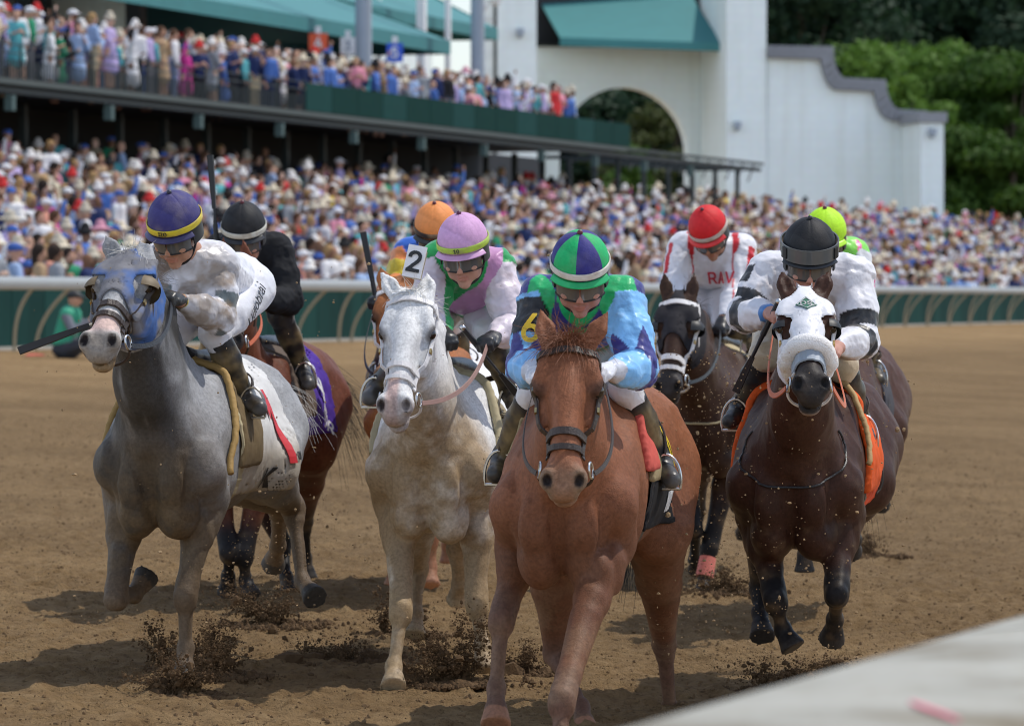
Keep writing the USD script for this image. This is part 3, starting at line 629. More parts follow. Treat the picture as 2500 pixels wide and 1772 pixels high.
def kind_parts(K):
    sp = shapes(K['pose'], HATS[K['hat']][2], K['fem']); tc = TOPS[K['top']][1]
    out = [('body', sp['body'], SK[K['skin']]), ('shirt', sp['shirt'], tc), ('trousers', sp['trousers'], TR_C[K['tr']] if not K['fem'] else SK[K['skin']])]
    if 'hat' in sp: out.append(('hair' if HATS[K['hat']][2] == 'hair' else 'hat', sp['hat'], HATS[K['hat']][1]))
    return out
# places: rows of the lower terrace, then the upper deck
spots = []
def clear_of_wall(P):  return (P - WQ) @ m_ < -4.5 or (P - WQ) @ w_ > c1 + 1.5
for u in np.arange(30.25, 44.3, .8):
    s = 60.0
    while s < 245:
        s += R4.uniform(.36, .64); uu = u + R4.uniform(-.34, .34); P = T(s, uu, float(floor_lo(u)) - R4.choice([R4.uniform(0, .25), R4.uniform(.2, .5)])); px = proj(P + [0, 0, 1.6])
        if -40 < px[0] < 2540 and clear_of_wall(P) and not (abs(u - 35.0) < .3) and not ((s + .25 * u) % 15.5 < 1.0) and R4.random() < .62 + .75 * float(meshkit.noise(np.array([s * .55, u * .8, 3.0]), 5)) and R4.random() < .95: spots.append((P, px, 0, u))
for u in np.arange(43.0, 55.2, .7):
    s = 80.0
    while s < 137.5 - (u - 43) * .8:
        s += R4.uniform(.34, .58); uu = u + R4.uniform(-.2, .2); P = T(s, uu, float(floor_hi(u)) - R4.choice([R4.uniform(0, .2), R4.uniform(.2, .5)])); px = proj(P + [0, 0, 1.6])
        if -40 < px[0] < 1500 and R4.random() < (.95 if u < 54.5 else .6): spots.append((P, px, 1, u))
near = sorted(range(len(spots)), key=lambda i: spots[i][0][1] - (0 if 0 < spots[i][1][0] < 2500 else -999))
# the ones that show largest and are not behind a horse, spread over the front rows
def hidden(px):
    x, y = px; return y > 690
pick = [i for i in near if not hidden(spots[i][1])][:300]
face = math.degrees(math.atan2(-n_[1], -n_[0]))
LM = [(0, 'left picture edge'), (190, 'grey horse head'), (440, 'purple-capped rider'), (600, 'black-clad rider'), (900, 'upright whip'), (1080, 'orange-capped rider'), (1180, 'pink-capped rider'), (1420, 'green-and-blue capped rider'), (1725, 'red-capped rider'), (1980, 'black-capped white rider'), (2060, 'neon-capped rider'), (2480, 'right picture edge')]
first = {}; used_lab = {}
pk = set(pick)
front_u = [30.25 + .8 * k for k in range(20)]
ordn = ['front row', 'second row', 'third row', 'fourth row', 'fifth row', 'sixth row', 'seventh row', 'eighth row', 'ninth row', 'tenth row', 'eleventh row']
for i in pick:
    P, px, lev, u = spots[i]
    best = min(LM, key=lambda q: abs(q[0] - px[0])); side = 'left of' if px[0] < best[0] else 'right of'
    if best[0] in (0, 2480): side = 'near'
    row = ordn[min(10, max(0, int(round((u - 30.25) / .8))))]
    for _ in range(60):
        k = int(R4.integers(len(KINDS))); K = KINDS[k]; lab = f"spectator in {TOPS[K['top']][0]} top, {HATS[K['hat']][0]}, {row}, {side} {best[1]}"
        if lab not in used_lab: break
    used_lab[lab] = 1
    rz = face + R4.uniform(-55, 55); sc = R4.uniform(.93, 1.06)
    x = thing('person', lab, 'person', P, rz, 'spectators in the lower stand'); x.AddScaleOp().Set(Gf.Vec3f(sc, sc, sc))
    if k in first:
        x.GetPrim().GetReferences().AddInternalReference(first[k]); x.GetPrim().SetInstanceable(True)
    else:
        first[k] = x.GetPath()
        for nm, me, c in kind_parts(K): obj(nm, me, plainc(c, 'crowd_cloth' if nm != 'body' else 'crowd_skin'), x, smooth=True)
rest = [i for i in range(len(spots)) if i not in pk]
pi = UsdGeom.PointInstancer.Define(stage, '/World/packed_crowd'); tag(pi, 'dense mass of further spectators filling both levels of the stand', 'crowd', kind='stuff')
protos = []
for k, K in enumerate(KINDS):
    V, F, C, off = [], [], [], 0
    for nm, (v, f), c in kind_parts(K): V.append(v); F.append(f + off); C.append(np.tile(c, (len(v), 1))); off += len(v)
    p = f'/World/packed_crowd/figure_{k:03d}'; m = usdkit.mesh(stage, p, (np.vstack(V), np.vstack(F)), M_cloth, True)
    UsdGeom.PrimvarsAPI(m).CreatePrimvar('Cd', Sdf.ValueTypeNames.Color3fArray, 'vertex').Set(Vt.Vec3fArray.FromNumpy(np.vstack(C).astype(np.float32))); protos.append(p)
pi.CreatePrototypesRel().SetTargets([Sdf.Path(p) for p in protos])
pi.CreatePositionsAttr(Vt.Vec3fArray.FromNumpy(np.array([spots[i][0] for i in rest], np.float32)))
pi.CreateProtoIndicesAttr(Vt.IntArray.FromNumpy(R4.integers(0, len(KINDS), len(rest)).astype(np.int32)))
ang = np.radians(face + R4.uniform(-60, 60, len(rest))) / 2
pi.CreateOrientationsAttr([Gf.Quath(float(math.cos(a)), 0, 0, float(math.sin(a))) for a in ang])
sc = R4.uniform(.93, 1.06, len(rest)); pi.CreateScalesAttr(Vt.Vec3fArray.FromNumpy(np.stack([sc, sc, sc], 1).astype(np.float32)))
print('spectators', len(spots), 'single', len(pick))
# ---------------------------------------------------------------- horses
def strands(name, parent, paths, width, mat, label=None):
    pts = np.vstack(paths); c = UsdGeom.BasisCurves.Define(stage, npath(name, str(parent.GetPath())))
    c.CreateTypeAttr('linear'); c.CreatePointsAttr(Vt.Vec3fArray.FromNumpy(pts.astype(np.float32)))
    c.CreateCurveVertexCountsAttr(Vt.IntArray.FromNumpy(np.array([len(p) for p in paths], np.int32)))
    w = np.concatenate([np.linspace(width, width * .35, len(p)) for p in paths]); c.CreateWidthsAttr(Vt.FloatArray.FromNumpy(w.astype(np.float32))); c.SetWidthsInterpolation('vertex')
    UsdShade.MaterialBindingAPI.Apply(c.GetPrim()).Bind(mat); return c
def shell(fld, lo, hi, h, off, region, inner=-.003, amp=0.0):
    """Cloth lying on the field inside region(P) < 0: a closed sheet from inner to off above the surface."""
    f = Field(lo, hi, h); X = np.stack(np.meshgrid(*f.ax, indexing='ij'), -1).reshape(-1, 3)
    d = fld.sample(X)
    o = off + (amp * (fb(X, 16, 2, 3) - .5) if amp else 0)
    f.a = np.maximum(np.maximum(d - o, inner - d), region(X)).reshape(f.a.shape).astype(np.float32)
    V, F = f.mesh(); return relax(V, F, 1, .4), F
class Frame:
    def __init__(s, xq, d, a, xf=.45):
        a = math.radians(a); s.f = np.array([-math.sin(a), -math.cos(a), 0]); s.l = np.array([math.cos(a), -math.sin(a), 0])
        P = atq(xq, 1000, d); s.O = P - xf * s.f; s.O[2] = 0.0
        s.rz = math.degrees(math.atan2(s.f[1], s.f[0])); s.R = np.stack([s.f, s.l, [0, 0, 1.0]])
    def loc(s, x, y, xf):
        r = ray(x * Q, y * Q); t = (xf - (CAM - s.O) @ s.f) / (r @ s.f); return s.R @ (CAM + r * t - s.O)
    def wld(s, p): return s.O + np.asarray(p) @ s.R
    def px(s, p): return proj(s.wld(p)) / Q
def horse(sp):
    fr = Frame(sp['x'], sp['d'], sp.get('a', 9.5)); dz = sp.get('dz', 0.0); h = sp.get('h', .012)
    L = lambda q: fr.loc(*q) if len(q) == 3 else np.array(q[:3], float)
    poll, muz = L(sp['poll']), L(sp['muz'])
    A = nrm(muz - poll); S = nrm(np.cross([0, 0, 1.0], A))
    if sp.get('roll'): c, s_ = math.cos(sp['roll']), math.sin(sp['roll']); S = S * c + np.cross(A, S) * s_
    U = np.cross(A, S); hl = np.linalg.norm(muz - poll) / .58; hw = sp.get('hw', 1.0)
    H = lambda t, s_, u: poll + A * (t * hl) + S * (s_ * hw) + U * u
    RH = np.stack([A, S, U])
    legs = {k: [L(q) for q in v] for k, v in sp['legs'].items()}
    allp = np.vstack([poll, muz + A * .1] + [p for v in legs.values() for p in v] + [[-1.4, -.34, .8], [.6, .34, 1.5 + dz]])
    F = Field(allp.min(0) - .16, allp.max(0) + .2, h)
    B = lambda x, y, z: np.array([x, y, z + dz])
    Y = (0, 1, 0)
    # trunk
    F.ell(B(-.28, 0, 1.10), (.74, .265, .30), k=.06); F.cone(B(.12, 0, 1.13), B(-.85, 0, 1.15), .255, .235, k=.08)
    F.cone(B(.14, 0, 1.36), B(-.30, 0, 1.36), .095, .09, k=.10); F.cone(B(-.25, 0, 1.28), B(-.9, 0, 1.30), .13, .17, k=.10)
    F.ell(B(-1.0, 0, 1.25), (.38, .235, .23), k=.08); F.ell(B(.30, 0, 1.08), (.26, .225, .28), k=.08)
    F.ell(B(.05, 0, .88), (.36, .15, .10), k=.08)
    F.cone(B(-1.2, 0, 1.36), B(-1.36, 0, 1.30), .06, .035, k=.05)
    for s_ in (1, -1):
        F.ell(B(-1.0, s_ * .135, 1.12), (.31, .15, .30), k=.06); F.ell(B(-1.22, s_ * .10, 1.10), (.13, .11, .22), k=.05)
        F.cone(B(.0, s_ * .115, 1.33), B(.36, s_ * .158, 1.06), .10, .105, k=.035)
    F2 = lambda s_: 'L' if s_ > 0 else 'R'
    # neck
    thr = H(.17, 0, -.19)
    W0 = B(.10, 0, 1.34); nk = lerp(W0, poll, .5) + [0, 0, .03]
    p1 = H(.03, 0, -.09)
    F.cone(W0, nk, .12, .085, k=.10, flat=(Y, .85)); F.cone(nk, p1, .085, .075, k=.06, flat=(Y, .9))
    C0 = B(.30, 0, 1.12); cm = lerp(C0, thr, .52) + [0, 0, -.01]
    F.cone(C0, cm, .21, .14, k=.10, flat=(Y, .80)); F.cone(cm, thr, .14, .085, k=.07, flat=(Y, .82))
    F.cone(lerp(W0, C0, .5), lerp(p1, thr, .5), .17, .10, k=.07, flat=(Y, .75))
    # breast
    for s_ in (1, -1):
        F.ell(B(.475, s_ * .086, 1.00), (.10, .092, .15), k=.016)
        F.ell(B(.40, s_ * .085, .86), (.13, .088, .12), k=.022)
        F.ell(B(.42, s_ * .178, 1.06), (.085, .062, .105), k=.022)
        F.ell(B(.10, s_ * .178, 1.03), (.17, .078, .17), k=.02)
        F.cone(B(.535, s_ * .150, 1.06), B(.50, s_ * .150, .90), .004, .004, k=.05, sub=True); F.cone(B(.23, s_ * .285, 1.12), B(.21, s_ * .275, .92), .004, .006, k=.05, sub=True); F.cone(B(-.10, s_ * .285, 1.15), B(-.08, s_ * .245, .92), .004, .006, k=.05, sub=True)
        F.cone(B(-.62, s_ * .255, 1.2), B(-.60, s_ * .21, .92), .008, .012, k=.05, sub=True)
    F.cone(B(.575, 0, 1.06), B(.545, 0, .84), .008, .012, k=.05, sub=True)
    # fore legs
    lowseg = []
    def lower(K, Ft, Hf, ra, rb, back):
        F.cone(K, Ft, ra * .84, rb * .84, k=.015); F.cone(lerp(K, Ft, .06) + back * .034, lerp(K, Ft, .95) + back * .026, .0165, .016, k=.010)
        F.ell(Ft + back * .010, (.040, .036, .042), k=.016)
        C = lerp(Ft, Hf, .58); dn = nrm(Hf - Ft); F.cone(Ft, C, .030, .037, k=.02)
        F.cone(C, Hf + dn * .02, .044, .064, k=.008); F.cut(Hf, dn, .1); lowseg.append((K, Ft, C, Hf))
    fw = np.array([1.0, 0, 0])
    for nm, s_ in (('LF', 1), ('RF', -1)):
        K, Ft, Hf = legs[nm]; E = B(.17, s_ * .165, .91); E = E + np.clip((K - E) * np.array([.22, .18, 0]), -.12, .12)
        F.cone(B(.38, s_ * .168, 1.03), E, .108, .098, k=.035); ax = nrm(K - E)
        M1 = lerp(E, K, .38); F.cone(E, M1, .096, .064, k=.035); F.cone(M1, lerp(E, K, .88), .064, .044, k=.03); F.cone(lerp(E, K, .85), K, .044, .044, k=.02)
        F.ell(lerp(E, K, .25) + np.array([.05, s_ * .02, 0]), (.05, .042, .11), k=.02); F.ell(lerp(E, K, .2) + np.array([0, s_ * .055, .02]), (.055, .03, .10), k=.02)
        F.cone(K - ax * .04, K + nrm(Ft - K) * .03, .050, .050, k=.012); F.ell(K + fw * .022, (.036, .046, .05), k=.012); F.ell(K - fw * .035, (.03, .035, .045), k=.02)
        # tendons run behind the cannon: away from the way the knee points
        c = nrm(Ft - K); bk = ax - c * (ax @ c); bk = -fw + c * (fw @ c) if np.linalg.norm(bk) < .25 else (-bk if np.dot(-bk, -fw) > 0 else bk)
        lower(K, Ft, Hf, .037, .031, nrm(bk))
    for nm, s_ in (('LH', 1), ('RH', -1)):
        K, Ft, Hf = legs[nm]; St = B(-.68, s_ * .19, .95) + np.clip((K - B(-1.15, s_ * .16, .58)) * np.array([.25, .15, .25]), -.14, .14)
        Hp = B(-1.0, s_ * .14, 1.14)
        F.cone(Hp, St, .19, .14, k=.06); M1 = lerp(St, K, .45); F.cone(St, M1, .125, .085, k=.05); F.cone(M1, K, .085, .045, k=.04); F.cone(Hp + [-.16, 0, -.08], lerp(St, K, .55) + [-.03, 0, 0], .12, .055, k=.05)
        c = nrm(Ft - K); F.cone(K, K - c * .085 - nrm(K - St) * -.0, .048, .028, k=.025); F.cone(K, K + c * .06, .047, .040, k=.015)
        bk = -nrm(np.cross(np.cross(c, nrm(K - St)), c)) ; bk = bk if np.linalg.norm(bk) > .3 else -fw
        lower(K, Ft, Hf, .041, .033, bk if bk[0] < .3 else -bk)
    # head
    e = lambda t, s_, u, r, k=.02, sub=False: F.ell(H(t, s_, u), np.array(r) * [hl, hw, 1], RH, k=k, sub=sub)
    cn = lambda a, b, ra, rb, k=.03, flat=None, sub=False: F.cone(H(*a), H(*b), ra, rb, k=k, flat=flat, sub=sub)
    e(.09, 0, -.085, (.12, .092, .085), .03); cn((.06, 0, -.085), (.24, 0, -.09), .082, .088, flat=(S, 1.0)); cn((.24, 0, -.078), (.5, 0, -.07), .074, .05, flat=(S, .98))
    cn((.18, 0, -.03), (.52, 0, -.045), .042, .034, .035); cn((.2, 0, -.16), (.48, 0, -.115), .07, .048, .03, flat=(S, .82))
    for s_ in (1, -1):
        e(.20, s_ * .05, -.165, (.12, .038, .105), .03); e(.27, s_ * .078, -.088, (.10, .016, .02), .02); e(.175, s_ * .09, -.05, (.052, .027, .034), .022)
        e(.12, s_ * .075, -.035, (.05, .03, .03), .03)
    e(.535, 0, -.085, (.085, .063, .06), .03)
    for s_ in (1, -1): e(.565, s_ * .047, -.052, (.046, .030, .042), .02)
    e(.605, 0, -.09, (.03, .046, .045), .02); e(.575, 0, -.152, (.048, .038, .032), .02); cn((.5, 0, -.125), (.57, 0, -.145), .045, .035, .03)
    for s_ in (1, -1):
        e(.594, s_ * .051, -.024, (.030, .0165, .024), .006, True); e(.53, s_ * .085, -.04, (.03, .02, .01), .01, True)
        e(.36, s_ * .075, -.045, (.11, .02, .025), .04, True); e(.198, s_ * .116, -.058, (.026, .014, .017), .008, True); e(.12, s_ * .10, -.06, (.03, .015, .02), .03, True)
    F.ell(H(.61, 0, -.131), (.05, .075, .0055), RH, k=.006, sub=True)
    F0 = F.copy()
    # ears
    eartip = {}
    for s_, nm in ((1, 'L'), (-1, 'R')):
        b = H(.015, s_ * .062, -.035); tp = L(sp['ear' + nm]) if 'ear' + nm in sp else b + .165 * nrm(-A * .75 + U * .12 + S * s_ * .38)
        ln = np.linalg.norm(tp - b); ed = nrm(tp - b); tp = b + ed * min(ln, .19); eartip[nm] = (b, tp)
        fwd = nrm(U - ed * (U @ ed)) if abs(U @ ed) < .95 else A
        m_e = lerp(b, tp, .45); F.cone(b - ed * .03, m_e, .03, .037, k=.02, flat=(fwd, .7)); F.cone(m_e, tp, .037, .006, k=.006, flat=(fwd, .55))
        F.cone(lerp(b, tp, .2) + fwd * .03, lerp(b, tp, .88) + fwd * .016, .022, .006, k=.008, flat=(np.cross(ed, fwd), 1.0), sub=True)
    V, Fc = clean(*F.mesh()); V = relax(V, Fc, 1, .35); N = vnormals(V, Fc)
    _q = np.hypot(*(V - poll)[:, :2].T); bw = sstep(.30, .48, np.linalg.norm(V - (poll + A * .2), axis=1)) * sstep(.55, .75, V[:, 2] - dz)
    rg = lambda sc_, sd: np.clip(1 - np.abs(2 * meshkit.fbm(V * np.array(sc_), 2, sd) - 1), .35, 1)
    V = V + N * (bw * ((rg([5.5, 6.5, 3.4], 51 + int(sp['x'])) - .72) * .020 + (rg([13, 13, 8], 61 + int(sp['x'])) - .72) * .0075))[:, None]; N = vnormals(V, Fc)
    D = V - poll; hd = np.stack([D @ A / hl, D @ S / hw, D @ U], 1)     # head coordinates
    inhead = (hd[:, 0] > -.12) & (np.abs(hd[:, 1]) < .2) & (hd[:, 2] > -.34) & (hd[:, 2] < .25)
    low = np.full(len(V), 9.0); hoof = np.full(len(V), 9.0); kn = np.full(len(V), 9.)
    for K, Ft, C, Hf in lowseg:
        for a, b in ((K, Ft), (Ft, Hf)):
            d, _ = segdist(V, a, b); low = np.minimum(low, d)
        d, t = segdist(V, C, Hf + (Hf - C) * .3); hoof = np.where((d < .085) & (t > .08), 0, hoof)
    info = dict(V=V, N=N, hd=hd, inhead=inhead, low=low, hoof=hoof, dz=dz, ear=eartip)
    root = thing('horse', sp['label'], 'horse', fr.O, fr.rz)
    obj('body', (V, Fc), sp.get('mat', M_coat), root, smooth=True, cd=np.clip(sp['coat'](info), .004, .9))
    for s_ in (1, -1):
        obj('eye', trimesh.creation.icosphere(2, .026).apply_translation(H(.196, s_ * .0925, -.058)), M_eye, root, smooth=True)
    o = dict(sp=sp, fr=fr, F=F, F0=F0, root=root, H=H, A=A, S=S, U=U, RH=RH, hl=hl, hw=hw, poll=poll, dz=dz, legs=legs, B=B, L=L, ear=eartip)
    return o
# ---- coats
def mixc(c, d, w): return c * (1 - w[:, None]) + np.asarray(d) * w[:, None]
def coat_base(i, col, var, sc=5):
    n = fb(i['V'], sc, 4, 11); return np.asarray(col)[None] * (1 + var * (n - .5) * 2)[:, None]
def points(i, c, col, r=.075):     # dark lower legs
    return mixc(c, col, sstep(.16, r, i['low']))
def hoofcol(i, c, col): return mixc(c, col, (i['hoof'] < 1).astype(float))
def muzzle(i, c, col, t0=.46, t1=.56): return mixc(c, col, sstep(t0, t1, i['hd'][:, 0]) * i['inhead'] * (np.abs(i['hd'][:, 1]) < .12))
def mud(i, c, col, w, seed=5, sc=6.0, thr=.5):
    n = fb(i['V'], sc, 4, seed) ; n2 = fb(i['V'], 28, 2, seed + 1)
    return mixc(c, col, np.clip(w * sstep(thr - .12, thr + .12, n * .75 + n2 * .25), 0, 1))
def nostril(i, c, col=(.015, .01, .01)):
    h = i['hd']; w = np.zeros(len(h))
    for s_ in (1, -1): w = np.maximum(w, sstep(1.1, .75, np.sqrt(((h[:, 0] - .594) / .034) ** 2 + ((h[:, 1] - s_ * .051) / .019) ** 2 + ((h[:, 2] + .026) / .027) ** 2)))
    return mixc(c, col, w * i['inhead'])
def coat_grey(i):
    V = i['V']; z = V[:, 2]; c = coat_base(i, (.31, .318, .335), .28, 3.5)
    dap = fb(V, 14, 2, 31); c = c * (1 + .5 * (dap - .5))[:, None]
    c = points(i, c, (.13, .13, .14), .06)
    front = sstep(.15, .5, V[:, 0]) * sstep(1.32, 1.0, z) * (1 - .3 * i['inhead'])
    under = sstep(1.0, .72, z); dark_front = np.clip(front * sstep(.30, .12, V[:, 1]), 0, 1); c = mixc(c, (.036, .027, .017), .93 * dark_front); c = mixc(c, (.07, .052, .034), .6 * under * (1 - dark_front)); c = mud(i, c, (.12, .082, .044), np.clip(.28 * front + .5 * under + .14, 0, .8), 5, 5, .46)  # chest front mixed to near-black, underside to dark brown, then mud
    c = points(i, c, (.12, .085, .055), .05) * 1.0
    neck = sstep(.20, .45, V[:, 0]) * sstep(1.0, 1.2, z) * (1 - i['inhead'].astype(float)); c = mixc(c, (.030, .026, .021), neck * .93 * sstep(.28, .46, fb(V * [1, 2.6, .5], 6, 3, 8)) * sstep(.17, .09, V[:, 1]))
    hd = i['hd']; face = i['inhead'] * sstep(.3, .42, hd[:, 0]); c = mixc(c, (.56, .55, .53), face * .8)
    pink = face * sstep(.075, .03, np.abs(hd[:, 1])) * sstep(.40, .46, hd[:, 0]) * sstep(.57, .52, hd[:, 0]) * (hd[:, 2] > -.07); c = mixc(c, (.62, .40, .34), pink * .75)
    c = mixc(c, (.20, .17, .14), i['inhead'] * sstep(.53, .57, hd[:, 0]) * .85); c = mixc(c, (.24, .16, .08), i['inhead'] * sstep(-.115, -.14, hd[:, 2]) * sstep(.52, .56, hd[:, 0]) * .9)
    return nostril(i, hoofcol(i, c, (.05, .045, .04)))
def coat_white(i):
    V = i['V']; z = V[:, 2]; c = coat_base(i, (.70, .70, .70), .06, 4)
    front = sstep(.2, .5, V[:, 0]) * sstep(1.45, 1.05, z) * (1 - i['inhead']); under = sstep(1.05, .75, z)
    c = mixc(c, (.42, .31, .18), .62 * np.clip(front + .7 * under, 0, 1)); c = mud(i, c, (.30, .21, .115), np.clip(1.0 * front + .8 * under, 0, .92), 15, 4.0, .42)
    c = mixc(c, (.33, .235, .13), sstep(.10, .05, i['low']) * .5); hd = i['hd']
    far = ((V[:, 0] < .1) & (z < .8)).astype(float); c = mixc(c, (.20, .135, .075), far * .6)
    c = mixc(c, (.30, .29, .29), i['inhead'] * sstep(.05, .085, np.abs(hd[:, 1])) * sstep(.2, .28, hd[:, 0]) * sstep(.5, .4, hd[:, 0]) * .55)
    c = mixc(c, (.62, .40, .35), i['inhead'] * sstep(.035, .015, np.abs(hd[:, 1] + .01)) * sstep(.42, .48, hd[:, 0]) * (hd[:, 2] > -.11) * .8)
    c = mixc(c, (.30, .23, .20), i['inhead'] * sstep(.545, .58, hd[:, 0]) * .7)
    dark = i['inhead'] * sstep(.05, .028, np.sqrt((hd[:, 0] - .197) ** 2 + (np.abs(hd[:, 1]) - .105) ** 2 + (hd[:, 2] + .058) ** 2)); c = mixc(c, (.06, .05, .05), dark * .85)
    return nostril(i, hoofcol(i, c, (.33, .25, .16)), (.03, .02, .02))
def chestnut(col, dark, leg):
    def f(i):
        V = i['V']; z = V[:, 2]; c = coat_base(i, col, .3, 3.0) * (1 + .25 * (fb(V * [1, 1, .5], 13, 3, 77) - .5))[:, None]
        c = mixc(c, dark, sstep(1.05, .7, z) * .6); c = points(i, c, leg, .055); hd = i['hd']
        c = muzzle(i, c, (.20, .135, .09), .49, .58)
        eye = i['inhead'] * sstep(.055, .03, np.sqrt((hd[:, 0] - .197) ** 2 + (np.abs(hd[:, 1]) - .10) ** 2 + (hd[:, 2] + .058) ** 2)); c = mixc(c, (.04, .025, .02), eye * .8)
        c = mixc(c, np.array(col) * 1.25, i['inhead'] * sstep(.05, .02, np.abs(hd[:, 1])) * sstep(.1, .2, hd[:, 0]) * .35)
        c = mud(i, c, (.26, .17, .10), sstep(.8, .3, z) * .35, 25, 7)
        return nostril(i, hoofcol(i, c, (.30, .15, .09)))
    return f
def dark_bay(col, leg=(.012, .011, .012), muz=(.03, .026, .025), lip=None):
    def f(i):
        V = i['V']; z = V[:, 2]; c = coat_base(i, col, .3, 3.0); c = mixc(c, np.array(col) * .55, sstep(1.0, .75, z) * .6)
        c = points(i, c, leg, .06); c = mixc(c, leg, sstep(.62, .5, z) * .8); c = muzzle(i, c, muz, .40, .52); hd = i['hd']
        if lip: c = mixc(c, lip, i['inhead'] * sstep(-.148, -.165, hd[:, 2]) * sstep(.54, .58, hd[:, 0]) * .85)
        c = mud(i, c, (.24, .16, .09), .08 + .2 * sstep(1.0, .4, z), 25, 16, .62)
        return nostril(i, hoofcol(i, c, (.03, .026, .024)), (.006, .005, .005))
    return f
# ---- tack
def loop(h, t, a0, a1, off=.006, n=40, tilt=0.0, u0=-.09):
    th = np.linspace(a0, a1, n); c = h['H'](t, 0, u0)
    D = np.cos(th)[:, None] * h['U'] + np.sin(th)[:, None] * h['S'] + (tilt * np.cos(th))[:, None] * h['A']
    P = h['F0'].out(np.repeat(c[None], n, 0), D, .002); N = D / np.linalg.norm(D, axis=1, keepdims=True)
    return P + N * off, N
def cheek(h, pts, s_, off=.006, n=6, tilt=.45):
    Dd = nrm(h['S'] * s_ + h['U'] * tilt); P = smooth_path([h['H'](t, 0, u) + Dd * .24 for t, u in pts], n); P2 = h['F0'].surf(P, -Dd, .002); N = np.repeat(Dd[None], len(P), 0); return P2 + N * off, N
def bridle(h, mat, nose=.40, double=False, metal=True, w=.02, brow=True, crown=False, name='bridle'):
    X = UsdGeom.Xform.Define(stage, npath(name, str(h['root'].GetPath())))
    obj('noseband', ribbon(*loop(h, nose, 0, 2 * math.pi, tilt=.15), w * 1.25), mat, X)
    if double: obj('noseband', ribbon(*loop(h, nose + .055, -2.0, 2.0, tilt=.25), w), mat, X)
    if brow: obj('browband', ribbon(*loop(h, .075, -1.75, 1.75, tilt=-.1), w * 1.15), mat, X)
    if crown: obj('crownpiece', ribbon(*loop(h, -.02, -2.1, 2.1, off=.008), w), mat, X)
    for s_ in (1, -1):
        P, N = cheek(h, [(.04, -.10), (.12, -.12), (.25, -.125), (.40, -.115), (.47, -.108)], s_)
        obj('cheekpiece', ribbon(P, N, w * .9), mat, X)
        P2, N2 = cheek(h, [(.02, -.12), (.16, -.19), (.22, -.25)], s_); obj('throatlatch', ribbon(P2, N2, w * .6), mat, X)
        c = h['H'](.50, s_ * .080, -.105); tr = trimesh.creation.torus(.028, .005, major_sections=24, minor_sections=8)
        Rm = np.eye(4); Rm[:3, 2] = nrm(h['S'] + h['U'] * .2 * s_); Rm[:3, 0] = nrm(np.cross(Rm[:3, 2], h['A'])); Rm[:3, 1] = np.cross(Rm[:3, 2], Rm[:3, 0]); Rm[:3, 3] = c; tr.apply_transform(Rm)
        obj('bit_ring', tr, M_steel, X, smooth=True)
        if metal: 
            b = trimesh.creation.box((.02, .008, .02)); M4 = np.eye(4); M4[:3, :3] = h['RH'].T; i = int(len(P) * .55); M4[:3, 3] = P[i] + N[i] * .004; b.apply_transform(M4); obj('buckle', b, M_brass, X)
    P = smooth_path([h['H'](.515, .085, -.135), h['H'](.52, .05, -.19), h['H'](.52, -.05, -.19), h['H'](.515, -.085, -.135)], 6); obj('chin_strap', tube(P, .006, 6), mat, X, smooth=40)
    return X
def reins(h, hands, mat, w=.018, sag=.05):
    """hands: local points of the left and right fist."""
    for s_, hp in zip((1, -1), hands):
        a = h['H'](.505, s_ * .092, -.118); P = smooth_path([a, lerp(a, hp, .35) + [0, s_ * .05, -sag], lerp(a, hp, .7) + [0, s_ * .04, -sag * .8], hp], 8)
        N = np.repeat(np.array([[.3, s_ * 1.0, .2]]), len(P), 0); obj('rein', ribbon(P, N, w, .002), mat, h['root'])
def yoke(h, mat, x=.42, r=.006):
    th = np.linspace(-2.2, 2.2, 40); B = h['B']; c = B(.1, 0, 1.2)
    D = np.stack([1.25 + 0 * th, .85 * np.sin(th), -np.cos(th) * .42], 1); P = h['F'].out(np.repeat(c[None], 40, 0), D, .004, .7); obj('breast_strap', tube(P, r, 6), mat, h['root'], smooth=40)
def hood(h, col, t1=.30, eye_r=(.062, .05), earhole=.045, amp=.006, cheeks=True, mat=None, name='hood', cdf=None):
    eb = [h['ear']['L'][0], h['ear']['R'][0]]; et = [h['ear']['L'][1], h['ear']['R'][1]]
    def reg(P):
        D = P - h['poll']; t, s_, u = D @ h['A'] / h['hl'], D @ h['S'] / h['hw'], D @ h['U']
        top = t - (t1 + .10 * np.clip(np.abs(s_) / .09, 0, 1) ** 2 if cheeks else t1)
        r = np.maximum(top, -.10 - t)
        r = np.maximum(r, -(u + .33))
        ey = np.sqrt(((t - .20) / eye_r[0]) ** 2 + ((u + .058) / eye_r[1]) ** 2); r = np.maximum(r, np.where(np.abs(s_) > .052, (1 - ey) * .05, -1))
        for b, e in zip(eb, et):
            d, _ = segdist(P, b - (e - b) * .1, e); r = np.maximum(r, earhole - d)
        return r
    c = h['H'](.14, 0, -.14); V, F = shell(h['F'], c - .36, c + .36, .0075, .009, reg, amp=amp)
    V, F = clean(V, F, 1)
    D = V - h['poll']; hd = np.stack([D @ h['A'] / h['hl'], D @ h['S'] / h['hw'], D @ h['U']], 1)
    cd = cdf(V, hd) if cdf else np.tile(col, (len(V), 1)) * (1 + .15 * (fb(V, 20, 3, 2) - .5))[:, None]
    return obj(name, (V, F), mat or M_cloth, h['root'], smooth=True, cd=np.clip(cd, .004, .9))
